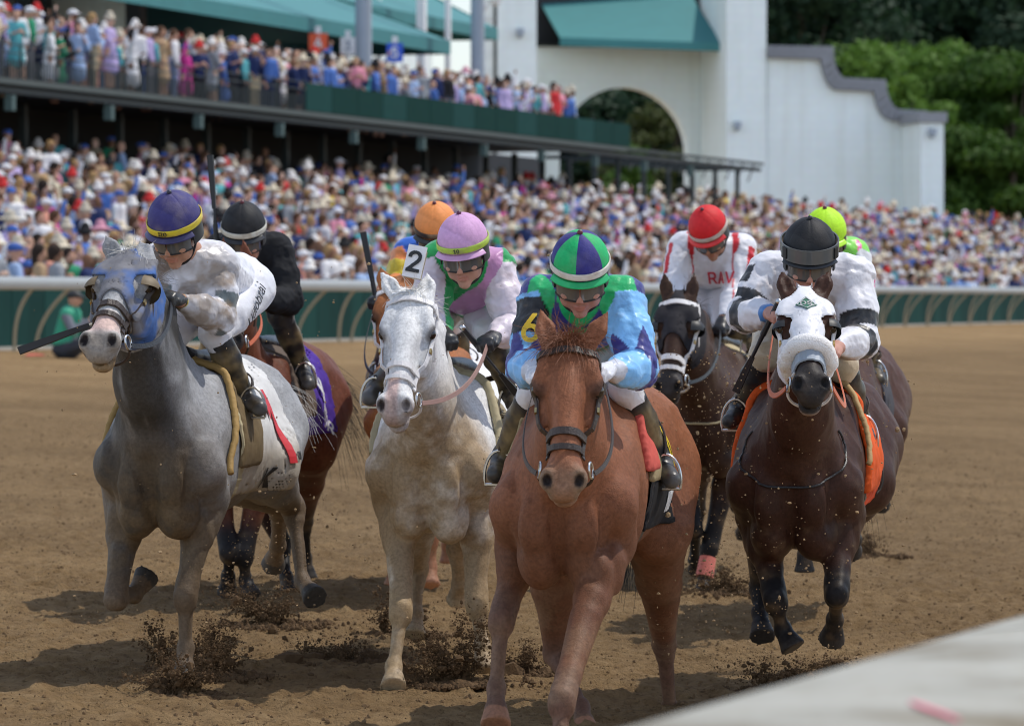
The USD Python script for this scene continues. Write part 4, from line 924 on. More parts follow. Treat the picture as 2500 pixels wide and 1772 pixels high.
def blinkers(h, mat, parent, k=1.0, sides=(1, -1)):
    for s_ in sides:
        c = h['H'](.205, s_ * .072, -.065); V = []; F = []; n, m = 14, 8
        for i in range(n + 1):
            a = lerp(-.1, math.pi + .5, i / n)        # round the back of the eye
            for j in range(m + 1):
                b = lerp(.25, 1.45, j / m)
                d = (-h['A'] * math.sin(a) + h['U'] * math.cos(a) * -1.0) * math.sin(b) * .062 * k + h['S'] * s_ * (.055 * math.cos(b) * 1.25) * k
                V.append(c + d + h['S'] * s_ * .008)
        for i in range(n):
            for j in range(m): a = i * (m + 1) + j; F.append([a, a + 1, a + m + 2, a + m + 1])
        V = np.array(V); F = np.array(F); Nn = vnormals(V, F); V2 = V + Nn * .004
        k0 = len(V); rim = [i * (m + 1) + m for i in range(n + 1)]; F2 = [[rim[i], rim[i + 1], rim[i + 1] + k0, rim[i] + k0] for i in range(n)]
        obj('blinker_cup', (np.vstack([V, V2]), np.vstack([F[:, ::-1], F + k0, F2])), mat, parent, smooth=50)
def patch(h, x0, x1, zb, off, col, name, mat=None, inner=-.003, front_slant=.25, amp=.008, hem=0.0, h_=.0125, cdf=None, side=None, zfun=None):
    """Cloth laid over the back from x1 to x0, hanging to zb on both sides."""
    dz = h['dz']
    def reg(P):
        x, y, z = P.T; z = z - dz; zz = (1.46 - z)
        r = np.maximum(x - (x1 + front_slant * (zz - .2)), x0 + front_slant * .4 * (zz - .2) - x); r = np.maximum(r, (zb - z) if zfun is None else zfun(x) - z)
        if side: r = np.maximum(r, -y * side)
        return r
    lo = h['B'](x0 - .05, -.36, zb - .05); hi = h['B'](x1 + .25, .36, 1.6); V, F = shell(h['F'], lo, hi, h_, off, reg, inner, amp); V, F = clean(V, F, 1)
    cd = cdf(V) if cdf else np.tile(col, (len(V), 1)) * (1 + .2 * (fb(V, 9, 3, 2) - .5))[:, None]
    return obj(name, (V, F), mat or M_cloth, h['root'], smooth=True, cd=np.clip(cd, .004, .9))
def side_text(h, text, height, x, z, mat, parent, off=.02, bold=True, slant=0.0, side=1):
    tm = text if not isinstance(text, str) else meshkit.text_mesh(text, height, .002, bold=bold)
    v, f = trimesh.remesh.subdivide_to_size(tm.vertices, tm.faces, height * .3); c = (tm.bounds[0] + tm.bounds[1]) / 2
    dx, dzv = v[:, 0] - c[0], v[:, 1] - c[1]; X = x - side * (dx * math.cos(slant) - dzv * math.sin(slant)); Z = z + dx * math.sin(slant) + dzv * math.cos(slant)
    P = np.stack([X, np.full(len(X), side * .5), Z + h['dz']], 1); P = h['F'].surf(P, [0, -side, 0], off) + np.stack([0 * X, side * v[:, 2], 0 * X], 1)
    return obj('lettering', (P, f if side > 0 else f), mat, parent)
def roll(h, x, mat, r=.022, z0=.98, slant=.28, name='pad_roll', n=40, sides=(1, -1), off=.01, x_end=None):
    for s_ in sides:
        th = np.linspace(.02, 1.95, n); c = h['B'](x, 0, 1.12); D = np.stack([0 * th, s_ * np.sin(th), np.cos(th)], 1)
        P = h['F'].out(np.repeat(c[None], n, 0) + np.stack([slant * np.linspace(-.3, 1, n) ** 1, 0 * th, 0 * th], 1), D, off, .5); P = P[P[:, 2] > z0 + h['dz']]
        obj(name, tube(P, np.linspace(r, r * .8, len(P)), 10), mat, h['root'], smooth=True)
def saddle(h, mat):
    F = Field(h['B'](-.62, -.2, 1.30), h['B'](.05, .2, 1.62), .012); B = h['B']
    F.cone(B(-.10, 0, 1.50), B(-.42, 0, 1.465), .055, .10, k=.05, flat=((0, 0, 1), .45)); F.cone(B(-.05, 0, 1.51), B(-.11, 0, 1.47), .03, .05); F.cone(B(-.42, 0, 1.46), B(-.52, 0, 1.49), .1, .08, k=.04, flat=((0, 0, 1), .35))
    obj('saddle', F.mesh(), mat, h['root'], smooth=True)
def girth(h, mat, x=.0, w=.09, s_=(1, -1)):
    th = np.linspace(.9, 2 * math.pi - .9, 60); c = h['B'](x, 0, 1.1); D = np.stack([0 * th, np.sin(th), np.cos(th)], 1); P = h['F'].out(np.repeat(c[None], 60, 0), D, .006, .5)
    obj('girth', ribbon(P, D, w, .004), mat, h['root'])
def tail(h, mat, col_n=170, length=.75, lift=.1, sway=.0, w=.003, seed=3, drop=.75, end=None):
    R = np.random.default_rng(seed); b = h['B'](-1.35, 0, 1.30); paths = []
    for k in range(col_n):
        o = R.normal(0, .022, 3); bk = None if end is None else np.asarray(end) + R.normal(0, .045, 3) + np.array([0, 0, R.uniform(0, .22)])
        if bk is not None:
            t = np.linspace(0, 1, 9)[:, None]; paths.append(b + o + (bk - b - o) * t + np.array([-.22, 0, .05]) * np.sin(t * math.pi) + .01 * np.sin(t * 9 + R.uniform(0, 6, 3)) * t); continue
        ln = length * R.uniform(.6, 1.1); e = R.normal(0, .10, 3); t = np.linspace(0, 1, 9)[:, None]
        paths.append(b + o + np.hstack([-ln * .75 * t, sway * t ** 1.5, lift * np.sin(t * 2.2) - drop * ln * t ** 2]) + e * t ** 1.6 + .012 * np.sin(t * 9 + R.uniform(0, 6, 3)) * t)
    return strands('tail', h['root'], paths, w, mat)
def mat_hair(name, c): return mat_plain(name, c, .5, .35, 30, spec=.4)
M_hair_ch = mat_hair('chestnut_hair', (.20, .075, .035)); M_hair_bl = mat_hair('black_hair', (.015, .012, .011)); M_hair_wh = mat_hair('pale_hair', (.60, .57, .52))
def mane(h, mat, n=120, length=.14, up=.3, seed=4, side=1, f0=.15, f1=1.0, w=.0028, back=.6):
    R = np.random.default_rng(seed); paths = []; a = h['B'](.12, 0, 1.45); p = h['H'](-.02, 0, -.03)
    for k in range(n):
        f = R.uniform(f0, f1); q = lerp(a, p, f) + [0, R.normal(0, .012), .1]; q = h['F'].surf(q[None], [0, 0, -1.0], -.01)[0]; ln = length * R.uniform(.5, 1.2); t = np.linspace(0, 1, 7)[:, None]
        d = np.array([-back + R.normal(0, .3), side * R.uniform(.1, .7), up + R.normal(0, .25)]); paths.append(q + d * ln * t + np.array([0, side * .02, -.12 * length / .14]) * t ** 2 * .6)
    return strands('mane', h['root'], paths, w, mat)
def forelock(h, mat, n=90, length=.16, seed=6, spread=.09, w=.0022, dirs=(.25, .35)):
    R = np.random.default_rng(seed); paths = []
    for k in range(n):
        s_ = R.normal(0, .03); q = h['H'](R.uniform(-.03, .04), s_, -.01); q = h['F'].surf((q + h['U'] * .08)[None], -h['U'], -.004)[0]; t = np.linspace(0, 1, 8)[:, None]; ln = length * R.uniform(.5, 1.15)
        d = h['U'] * R.uniform(.15, .75) + h['A'] * R.uniform(-.75, .5) + h['S'] * (s_ * 12 * spread / .09 + R.normal(0, .45)); paths.append(q + nrm(d) * ln * t + h['A'] * .09 * t ** 2 * R.uniform(0, 1))
    return strands('forelock', h['root'], paths, w, mat)
# ---------------------------------------------------------------- the eight runners
HS = {}
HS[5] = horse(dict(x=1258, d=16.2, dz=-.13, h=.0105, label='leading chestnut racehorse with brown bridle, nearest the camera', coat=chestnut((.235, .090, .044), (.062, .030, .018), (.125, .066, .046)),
    poll=(1272, 752, .92), muz=(1259, 1062, 1.22), earL=(1362, 695, .84), earR=(1208, 690, .84), hw=1.12,
    legs=dict(RF=[(1122, 1380, .34), (1110, 1540, .42), (1109, 1622, .52)], LF=[(1257, 1563, .88), (1250, 1700, .98), (1248, 1775, 1.08)],
              LH=[(1486, 1440, -1.42), (1499, 1585, -1.62), (1498, 1650, -1.60)], RH=[(1243, 1462, -.95), (1300, 1580, -.72), (1310, 1640, -.62)])))
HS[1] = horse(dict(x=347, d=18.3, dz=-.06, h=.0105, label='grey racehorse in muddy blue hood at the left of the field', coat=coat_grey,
    poll=(292, 556, .90), muz=(217, 745, 1.36), earR=(238, 526, .90), earL=(312, 540, .78), hw=1.12,
    legs=dict(RF=[(258, 1340, .46), (300, 1332, .20), (330, 1285, .12)], LF=[(415, 1330, .36), (414, 1450, .36), (412, 1522, .42)],
              LH=[(656, 1135, -1.12), (676, 1300, -.95), (706, 1338, -.85)], RH=[(624, 1130, -1.35), (619, 1222, -1.6), (611, 1265, -1.72)])))
HS[3] = horse(dict(x=957, d=18.7, a=6.5, dz=-.10, h=.0105, label='white racehorse with mud-stained chest, number 2 tag between its ears', coat=coat_white,
    poll=(920, 645, .90), muz=(878, 893, 1.28), earR=(852, 606, .84), earL=(956, 610, .82), hw=1.03,
    legs=dict(RF=[(898, 1363, .62), (882, 1490, .72), (880, 1536, .80)], LF=[(1066, 1345, .30), (1078, 1445, .30), (1084, 1500, .34)],
              RH=[(934, 1272, -1.0), (930, 1375, -.9), (926, 1420, -.85)], LH=[(1024, 1225, -.75), (1026, 1308, -.85), (1024, 1345, -.9)])))
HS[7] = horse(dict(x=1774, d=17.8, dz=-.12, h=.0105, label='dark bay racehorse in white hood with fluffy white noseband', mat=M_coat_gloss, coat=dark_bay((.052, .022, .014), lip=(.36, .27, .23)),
    poll=(1800, 642, .88), muz=(1816, 842, 1.30), earR=(1748, 604, .82), earL=(1855, 604, .80), hw=1.0,
    legs=dict(RF=[(1733, 1338, .45), (1752, 1410, .38), (1776, 1450, .40)], LF=[(1872, 1328, .48), (1868, 1388, .26), (1860, 1432, .18)],
              RH=[(1702, 1315, -.85), (1700, 1368, -.75), (1706, 1425, -.66)], LH=[(1893, 1155, -1.35), (1905, 1205, -1.75), (1903, 1235, -1.85)])))
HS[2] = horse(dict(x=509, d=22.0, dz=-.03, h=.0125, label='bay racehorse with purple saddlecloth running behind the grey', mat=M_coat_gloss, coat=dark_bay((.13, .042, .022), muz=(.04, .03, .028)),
    poll=(526, 600, .88), muz=(508, 745, 1.30), hw=1.05, earL=(541, 514, .86), earR=(500, 530, .85),
    legs=dict(RF=[(513, 1233, .42), (511, 1290, .28), (509, 1325, .22)], LF=[(545, 1237, .36), (549, 1300, .30), (563, 1335, .34)],
              LH=[(680, 1165, -1.45), (684, 1250, -1.60), (690, 1300, -1.58)], RH=[(632, 1215, -1.0), (640, 1290, -.85), (648, 1330, -.8)])))
HS[4] = horse(dict(x=930, d=22.5, dz=0, h=.0135, label='chestnut racehorse mostly hidden behind the white one', coat=chestnut((.36, .135, .05), (.2, .07, .03), (.25, .11, .06)),
    poll=(890, 628, .90), muz=(868, 830, 1.25), earR=(851, 596, .88), earL=(912, 600, .86), hw=1.05,
    legs=dict(RF=[(880, 1200, .42), (884, 1280, .3), (880, 1310, .3)], LF=[(960, 1200, .3), (960, 1270, .3), (962, 1310, .34)],
              LH=[(1000, 1130, -1.2), (1004, 1220, -1.4), (1004, 1260, -1.4)], RH=[(950, 1130, -1.2), (950, 1230, -1.3), (952, 1270, -1.3)])))
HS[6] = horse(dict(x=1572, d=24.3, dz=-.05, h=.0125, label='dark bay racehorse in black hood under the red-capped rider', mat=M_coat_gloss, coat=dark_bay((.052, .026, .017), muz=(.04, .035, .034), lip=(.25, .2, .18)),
    poll=(1518, 655, .90), muz=(1491, 856, 1.20), earR=(1485, 606, .86), earL=(1555, 608, .84), hw=1.05,
    legs=dict(LF=[(1588, 1224, .34), (1576, 1290, .40), (1573, 1330, .46)], RF=[(1553, 1180, .40), (1556, 1250, .15), (1560, 1275, .05)],
              LH=[(1652, 1130, -1.0), (1664, 1172, -1.35), (1664, 1195, -1.45)], RH=[(1560, 1140, -1.2), (1556, 1230, -1.3), (1556, 1260, -1.3)])))
HS[8] = horse(dict(x=1838, d=21.8, dz=0, h=.0135, label='brown racehorse almost hidden behind the white-hooded one', mat=M_coat_gloss, coat=dark_bay((.065, .028, .017)),
    poll=(1826, 650, .85), muz=(1832, 800, 1.25),
    legs=dict(LF=[(1900, 1150, .4), (1900, 1210, .2), (1898, 1240, .1)], RF=[(1800, 1150, .4), (1800, 1240, .4), (1800, 1280, .4)],
              LH=[(1960, 1040, -1.35), (1969, 1105, -1.7), (1971, 1132, -1.8)], RH=[(1890, 1140, -1.3), (1896, 1215, -1.4), (1896, 1250, -1.4)])))
# ---------------------------------------------------------------- riders
def fist(F, wr, hd, side, g=0.0):
    """A hand closed round a rein: palm, four unequal bent fingers, thumb across."""
    fd = nrm(hd - wr); k = nrm(np.cross(fd, [0, 0, 1.0])) * side; dn = np.cross(k, fd) * side; dn = dn if dn[2] < 0 else -dn   # k points outwards
    p = hd; F.cone(wr, p - fd * .02, .028 + g, .030 + g, k=.02, flat=(dn, .85)); F.cone(p - fd * .025, p + fd * .025, .033 + g, .036 + g, k=.015, flat=(dn, .62))
    for i, ln in enumerate((.86, 1.0, .95, .78)):
        b = p + fd * .038 + k * (.0285 - .019 * i); m = b + fd * .022 * ln + dn * .016; t = m + dn * .028 * ln - fd * .010; e = t - fd * .024 * ln - dn * .004
        F.cone(b, m, .0105 + g, .0098 + g, k=.006); F.cone(m, t, .0098 + g, .009 + g, k=.004); F.cone(t, e, .009 + g, .008 + g, k=.004)
    tb = p - k * .032 - fd * .012 + dn * .008; tm = tb + fd * .035 - k * .006 + dn * .012; F.cone(tb, tm, .0135 + g, .0115 + g, k=.01); F.cone(tm, tm + fd * .022 + k * .016 + dn * .006, .0115 + g, .009 + g, k=.005)
def epatch(C, w, s, u, rad, az0, az1, z0, z1, th, n=30, m=6, flare=0.0):
    """A curved slab on an upright elliptic wall round C."""
    V = []
    for o in (0, th):
        for i in range(n + 1):
            a = lerp(az0, az1, i / n)
            for j in range(m + 1):
                f = j / m; r = 1 + flare * f; V.append(C + w * (rad[0] * r + o) * math.cos(a) + s * (rad[1] * r + o) * math.sin(a) + u * lerp(z0, z1, f))
    V = np.array(V); k = (n + 1) * (m + 1); F = []
    for i in range(n):
        for j in range(m): a = i * (m + 1) + j; F += [[a, a + 1, a + m + 2, a + m + 1], [a + k + m + 1, a + k + m + 2, a + k + 1, a + k]]
    for i in range(n):
        for j in (0, m): a = i * (m + 1) + j; q = [a, a + m + 1, a + m + 1 + k, a + k]; F.append(q if j == 0 else q[::-1])
    for j in range(m):
        for i in (0, n): a = i * (m + 1) + j; q = [a, a + k, a + k + 1, a + 1]; F.append(q if i == 0 else q[::-1])
    return V, np.array(F)
def helmet(X, C, w, s, u, cols, band=None, visor=None, sectors=6, az_off=0.0, R=(.126, .108, .114), button=(.1, .02, .03), bandtext=None, dirt=.25, k=1.0, bandmat=None, strap=True):
    hX = UsdGeom.Xform.Define(stage, npath('helmet', str(X.GetPath()))); R = np.array(R) * k * .945
    for q in range(sectors):
        a0, a1 = 2 * math.pi * (q / sectors) + az_off, 2 * math.pi * ((q + 1) / sectors) + az_off; n, m = 16, 18; V = []
        for i in range(n + 1):
            a = lerp(a0, a1, i / n); e = 1 + .012 * (math.sin(math.pi * i / n) ** .6 - 1)
            for j in range(m + 1):
                el = lerp(math.radians(-13), math.pi / 2, j / m); pt = 1 + .05 * max(0, math.sin(el)) ** 8
                V.append(C + (w * R[0] * math.cos(a) * math.cos(el) + s * R[1] * math.sin(a) * math.cos(el)) * e + u * R[2] * math.sin(el) * pt * (e if j < m else 1))
        V = np.array(V); F = [[i * (m + 1) + j, (i + 1) * (m + 1) + j, (i + 1) * (m + 1) + j + 1, i * (m + 1) + j + 1] for i in range(n) for j in range(m)]
        c = np.tile(cols[q % len(cols)], (len(V), 1)); dn = fb(V, 22, 4, 5); c = mixc(c, (.30, .25, .2), np.clip((dn - .45) * 1.6, 0, 1) * dirt)
        obj('cap_panel', (V, np.array(F)), M_capcloth, hX, smooth=True, cd=c)
    obj('button', trimesh.creation.icosphere(2, .011).apply_translation(C + u * (R[2] * 1.05 + .002)), M_paint, hX, smooth=True, cd=np.tile(button, (162, 1)))
    if band is not None:
        m = epatch(C, w, s, u, R[:2] * 1.0 + .001, -math.pi, math.pi, -.016 * k, .008 * k, .005, 60, 3); c = np.tile(band, (len(m[0]), 1)); c = mixc(c, (.28, .2, .12), np.clip((fb(m[0], 30, 3, 3) - .5) * 2.4, 0, 1)); obj('band', m, M_paint, hX, smooth=40, cd=None) if False else obj('band', m, M_paint, hX, smooth=True, cd=c)
        if bandtext:
            tm = meshkit.text_mesh(bandtext, .017, .002, bold=True); v, f = trimesh.remesh.subdivide_to_size(tm.vertices, tm.faces, .008); x = v[:, 0] - tm.bounds[:, 0].mean(); az = x / R[0]
            P = C + np.outer((R[0] + .0065 + v[:, 2]) * np.cos(az), w) + np.outer((R[1] + .0065 + v[:, 2]) * np.sin(az), s) + np.outer(v[:, 1] - .0125, u); obj('lettering', (P, f), M_black, hX)
    vc = cols[0] if visor is None else visor
    m = epatch(C + u * -.02, w, s, u, R[:2] * .985, -1.1, 1.1, -.004, -.022, .005, 40, 5, .15); obj('visor', m, M_paint, hX, smooth=True, cd=np.tile(vc, (len(m[0]), 1)))
    m = epatch(C, w, s, u, R[:2] * .93, 1.15, 2 * math.pi - 1.15, -.085 * k, -.012, .006, 40, 4); obj('harness', m, M_black, hX, smooth=40)
    return hX
def goggles(X, C, w, s, u, lens=None, k=1.0, dz=-.052, frame=None, name='goggles'):
    g = UsdGeom.Xform.Define(stage, npath(name, str(X.GetPath()))); Cg = C + u * dz * k; R = np.array([.112, .092]) * k
    for sg in (1, -1):
        m = epatch(Cg, w, s, u, R, .03 * sg if sg > 0 else -1.05, 1.05 if sg > 0 else -.03, -.034 * k, .028 * k, .004, 16, 5); obj('lens', m, lens or M_lens, g, smooth=40)
    m = epatch(Cg, w, s, u, R - .002, -1.12, 1.12, .026 * k, .034 * k, .007, 30, 1); obj('frame', m, frame or M_black, g, smooth=40)
    m = epatch(Cg, w, s, u, R - .002, -1.12, 1.12, -.041 * k, -.034 * k, .007, 30, 1); obj('frame', m, frame or M_black, g, smooth=40)
    m = epatch(Cg + u * .006, w, s, u, R + .001, 1.1, 2 * math.pi - 1.1, -.012, .012, .004, 30, 1); obj('strap', m, M_black, g, smooth=40)
    return g
def rider(h, sp):
    fr = h['fr']; L = lambda q: fr.loc(*q) if len(q) == 3 else np.array(q[:3], float); J = {k: L(v) for k, v in sp['j'].items()}
    C = J['C']; y, p = math.radians(sp.get('yaw', 9)), math.radians(sp.get('pitch', 25)); rl = math.radians(sp.get('roll', 0))
    w = np.array([math.cos(p) * math.cos(y), math.cos(p) * math.sin(y), -math.sin(p)]); s = np.array([-math.sin(y), math.cos(y), 0]); u = np.cross(w, s)
    s, u = s * math.cos(rl) + u * math.sin(rl), u * math.cos(rl) - s * math.sin(rl)
    hk = sp.get('hk', 1.0); RH = np.stack([w, s, u]); g = sp.get('h', .0085); sc = sp.get('sc', 1.16)
    X = thing('person', sp['label'], 'person', fr.O, fr.rz)
    SL, SR, EL, ER, HL, HR, hip = (J[k] for k in ('SL', 'SR', 'EL', 'ER', 'HL', 'HR', 'hip')); KL, KR, AL, AR, TL, TR_ = (J[k] for k in ('KL', 'KR', 'AL', 'AR', 'TL', 'TR'))
    allp = np.vstack(list(J.values())); lo, hi = allp.min(0) - .24, allp.max(0) + .24
    B = Field(lo, hi, g); T_ = Field(lo, hi, g if g > .008 else .0072); Br = Field(lo, hi, max(g, .0095))
    # head
    hp = lambda a, b, c: C + (w * a + s * b + u * c) * hk
    he = lambda c, r, k=.015, sub=False: B.ell(hp(*c), np.array(r) * hk, RH, k=k, sub=sub)
    he((0, 0, 0), (.105, .082, .108)); he((.028, 0, -.078), (.076, .070, .082), .02); he((.045, .045, -.115), (.035, .025, .03), .02); he((.045, -.045, -.115), (.035, .025, .03), .02); B.cone(hp(.045, 0, -.12), hp(.068, 0, -.155), .042, .028, k=.02)
    B.cone(hp(.096, 0, -.050), hp(.112, 0, -.088), .008, .0125, k=.012); he((.106, .012, -.094), (.010, .008, .007), .006); he((.106, -.012, -.094), (.012, .01, .008), .006)
    for q in (1, -1):
        he((.072, q * .045, -.082), (.03, .024, .02), .02); he((.082, q * .032, -.05), (.018, .018, .010), .01, True); he((.084, q * .032, -.052), (.012, .013, .011), .006); he((-.01, q * .082, -.06), (.022, .010, .034), .008)
    he((.095, 0, -.036), (.02, .055, .012), .015); he((.098, 0, -.118), (.013, .026, .008), .008); he((.094, 0, -.130), (.014, .022, .009), .008); he((.112, 0, -.1235), (.014, .027, .0025), .004, True)
    M = (SL + SR) / 2; nb = M + np.array([.0, 0, .01]); B.cone(hp(-.02, 0, -.09), nb, .056, .062, k=.03)
    ax = nrm(hip - M); lat = nrm(SL - SR); nn = nrm(np.cross(ax, lat)); C1 = lerp(M, hip, .32) - np.array([0, 0, .015]); C2 = lerp(M, hip, .84)
    def torso(F, o):
        F.cone(lerp(SL, SR, .12), lerp(SR, SL, .12), .068 * sc + o, .068 * sc + o, k=.05); F.cone(M, C1, .10 * sc + o, .135 * sc + o, k=.06, flat=(nn, .80)); F.cone(C1, C2, .138 * sc + o, .122 * sc + o, k=.05, flat=(nn, .84))
        for a in (SL, SR): F.cone(a, lerp(a, C1, .6), .072 * sc + o, .085 * sc + o, k=.05)
    torso(B, -.012); torso(T_, .004)
    for a, e, q in ((SL, EL, HL), (SR, ER, HR)):
        wr = lerp(e, q, .80); B.cone(a, e, .050, .041, k=.02); B.cone(e, wr, .041, .028, k=.015)
        T_.cone(a, lerp(a, e, .5), .068 * sc, .070 * sc, k=.03); T_.cone(lerp(a, e, .5), e, .070 * sc, .060 * sc, k=.025); T_.cone(e, lerp(e, wr, .5), .062 * sc, .054 * sc, k=.02); T_.cone(lerp(e, wr, .5), lerp(e, wr, .93), .054 * sc, .036, k=.02)
    Br.ell(hip, (.15, .155, .14), k=.05); B.ell(hip, (.135, .14, .125), k=.05); Br.cone(lerp(C2, hip, .3), hip, .125, .14, k=.04); B.cone(C2, hip, .10, .12, k=.04)
    for q, Kn, An, To in ((1, KL, AL, TL), (-1, KR, AR, TR_)):
        hj = hip + np.array([.02, q * .085, -.01]); B.cone(hj, Kn, .085, .056, k=.03); B.cone(Kn, An, .045, .028, k=.02); B.cone(An, lerp(An, To, .75), .024, .018, k=.015)
        Br.cone(hj, lerp(hj, Kn, .6), .108, .088, k=.04); Br.cone(lerp(hj, Kn, .6), Kn, .088, .064, k=.03); Br.cone(Kn, lerp(Kn, An, .2), .060, .054, k=.02)
    for q, nm, wr0, hd in ((1, 'L', EL, HL), (-1, 'R', ER, HR)):
        fist(B, lerp(wr0, hd, .78), lerp(wr0, hd, .97), q)
    V, F = clean(*B.mesh()); V = relax(V, F, 1, .3); sk = sp.get('skin', (.45, .23, .15)); c = np.tile(sk, (len(V), 1)) * (1 + .12 * (fb(V, 25, 3, 2) - .5))[:, None]
    D = (V - C) @ RH.T / hk; lip = (np.abs(D[:, 1]) < .026) & (np.abs(D[:, 2] + .124) < .013) & (D[:, 0] > .085); c = mixc(c, np.array(sk) * [.9, .6, .6], lip * .6)
    nose = (np.abs(D[:, 1]) < .02) & (D[:, 2] < -.07) & (D[:, 2] > -.105) & (D[:, 0] > .1); c = mixc(c, np.array(sk) * [1.08, .9, .86], nose * .4)
    obj('body', (V, F), M_skin, X, smooth=True, cd=c)
    for q in (1, -1): obj('eye', trimesh.creation.icosphere(1, .0105 * hk).apply_translation(hp(.084, q * .032, -.051)), M_paint, X, smooth=True, cd=np.tile((.02, .015, .012), (42, 1)))
    # shirt with folds, colours laid out by limb
    V, F = clean(*T_.mesh()); V = relax(V, F, 1, .4); N = vnormals(V, F)
    segs = [(SL, EL), (EL, HL), (SR, ER), (ER, HR)]; dd = np.stack([segdist(V, a, b)[0] for a, b in segs], 1); tt = np.stack([segdist(V, a, b)[1] for a, b in segs], 1)
    k = dd.argmin(1); r = dd[np.arange(len(V)), k]; t = tt[np.arange(len(V)), k]; dt, tq = segdist(V, lerp(M, hip, .05), C2); slv = (r / (.076 * sc) < dt / (.150 * sc)) & ~((t < .05) & (k % 2 == 0)); slv &= np.abs((V - M) @ lat) > np.linalg.norm(SL - SR) * .36
    arm = np.where(slv, t + (k % 2), -1.0)       # 0..1 upper arm, 1..2 forearm
    dirs = np.array([nrm(b - a) for a, b in segs])[k]; q1 = np.cross(dirs, nn); q1 /= np.linalg.norm(q1, axis=1, keepdims=True) + 1e-9
    rel = V - np.array([a for a, b in segs])[k]; ph = np.arctan2((rel * np.cross(dirs, q1)).sum(1), (rel * q1).sum(1))
    st = V * 1.0 - np.where(slv[:, None], 0, 1) * ax * ((V - M) @ ax)[:, None] * .55 + np.where(slv, rel @ lat * .0 + r * 3 * np.sin(ph + t * 3), 0)[:, None] * dirs * .5
    fold = 1 - np.abs(2 * fb(st * np.array([1, 1, 1.0]), 9.5, 2, 12) - 1); fold2 = 1 - np.abs(2 * fb(V + .3, 21, 2, 14) - 1)
    V2 = V + N * ((np.clip(fold, .5, 1) - .75) * .020 + (fold2 - .7) * .008)[:, None]
    rad = rel - dirs * (rel * dirs).sum(1)[:, None]; rad /= np.linalg.norm(rad, axis=1, keepdims=True) + 1e-9
    info = dict(V=V, N=N, rad=rad, latv=lat, arm=arm, left=(k < 2), ph=ph, lat=(V - M) @ lat, along=(V - M) @ ax, front=(V - M) @ nn, M=M, w=w, C=C)
    shirt = obj('shirt', (V2, F), sp.get('fab', M_silk), X, smooth=True, cd=np.clip(sp['silk'](info), .004, .9))
    V, F = clean(*Br.mesh()); V = relax(V, F, 1, .4); N = vnormals(V, F); V2 = V + N * ((1 - np.abs(2 * fb(V, 12, 2, 22) - 1) - .7) * .012)[:, None]
    bc = np.tile(sp.get('breech', (.70, .70, .74)), (len(V), 1)); bc = mixc(bc, (.30, .21, .13), np.clip((fb(V, 10, 4, 9) - .56) * 4, 0, 1) * sp.get('bmud', .3)); obj('breeches', (V2, F), M_silk, X, smooth=True, cd=bc)
    # boots
    for q, Kn, An, To, sd in ((1, KL, AL, TL, 'L'), (-1, KR, AR, TR_, 'R')):
        f = Field(np.minimum(np.minimum(Kn, An), To) - .13, np.maximum(np.maximum(Kn, An), To) + .13, max(g, .008)); top = lerp(Kn, An, .10)
        f.cone(top, lerp(Kn, An, .45), .060, .060, k=.02); f.cone(lerp(Kn, An, .45), An, .060, .042, k=.02); fd = nrm(To - An); sole = nrm(np.cross(np.cross(fd, Kn - An), fd)); f.cone(An - fd * .012 - sole * .028, To, .040, .036, k=.03); f.cone(An - fd * .035 - sole * .03, An, .036, .042, k=.02)
        f.cut(top, nrm(Kn - An), .11); V, F = f.mesh(); V, F = clean(V, F); N = vnormals(V, F); V = V + N * ((fb(V, 18, 2, 7) - .5) * .010)[:, None]
        n1 = fb(V, 14, 4, 33); z = segdist(V, Kn, An)[1]; bm = sp.get('bootmud', .8); c = np.tile((.015, .015, .017), (len(V), 1)); c = mixc(c, (.20, .145, .07), np.clip((n1 - .34) * 3.2, 0, 1) * bm * sstep(.15, .32, z) * sstep(1.0, .8, z)); c = mixc(c, (.15, .15, .15), sstep(.93, 1.0, z) * .6 * bm)
        obj('boot', (V, F), M_boot, X, smooth=True, cd=c)
    # gloves
    for q, e, hd, sd in ((1, EL, HL, 'L'), (-1, ER, HR, 'R')):
        gl = sp.get('glove' + sd)
        if gl is not None:
            f = Field(hd - .16, hd + .16, .0055); wr = lerp(e, hd, .78); fist(f, wr, lerp(e, hd, .97), q, .0025); f.cone(lerp(e, hd, .68), wr, .034, .032, k=.01); V, F = clean(*f.mesh())
            c = np.tile(gl, (len(V), 1)); d, tt_ = segdist(V, e, hd); cuff = sp.get('cuff' + sd)
            if cuff is not None: c = mixc(c, cuff, ((tt_ > .70) & (tt_ < .80)).astype(float))
            obj('glove', (V, F), M_boot, X, smooth=True, cd=c)
    o = dict(X=X, C=C, w=w, s=s, u=u, J=J, T=T_, Br=Br, hk=hk, M=M, lat=lat, nn=nn, ax=ax, RH=RH, hip=hip)
    helmet(X, C + u * .012, w, s, u, **sp['cap'])
    if sp.get('gog', True): goggles(X, C, w, s, u, k=hk)
    # chin strap
    P = [hp(-.01, .088, -.03), hp(.02, .078, -.10), hp(.05, .03, -.165), hp(.05, -.03, -.165), hp(.02, -.078, -.10), hp(-.01, -.088, -.03)]; obj('chin_strap', tube(smooth_path(P, 5), .005, 6), M_black, X, smooth=40)
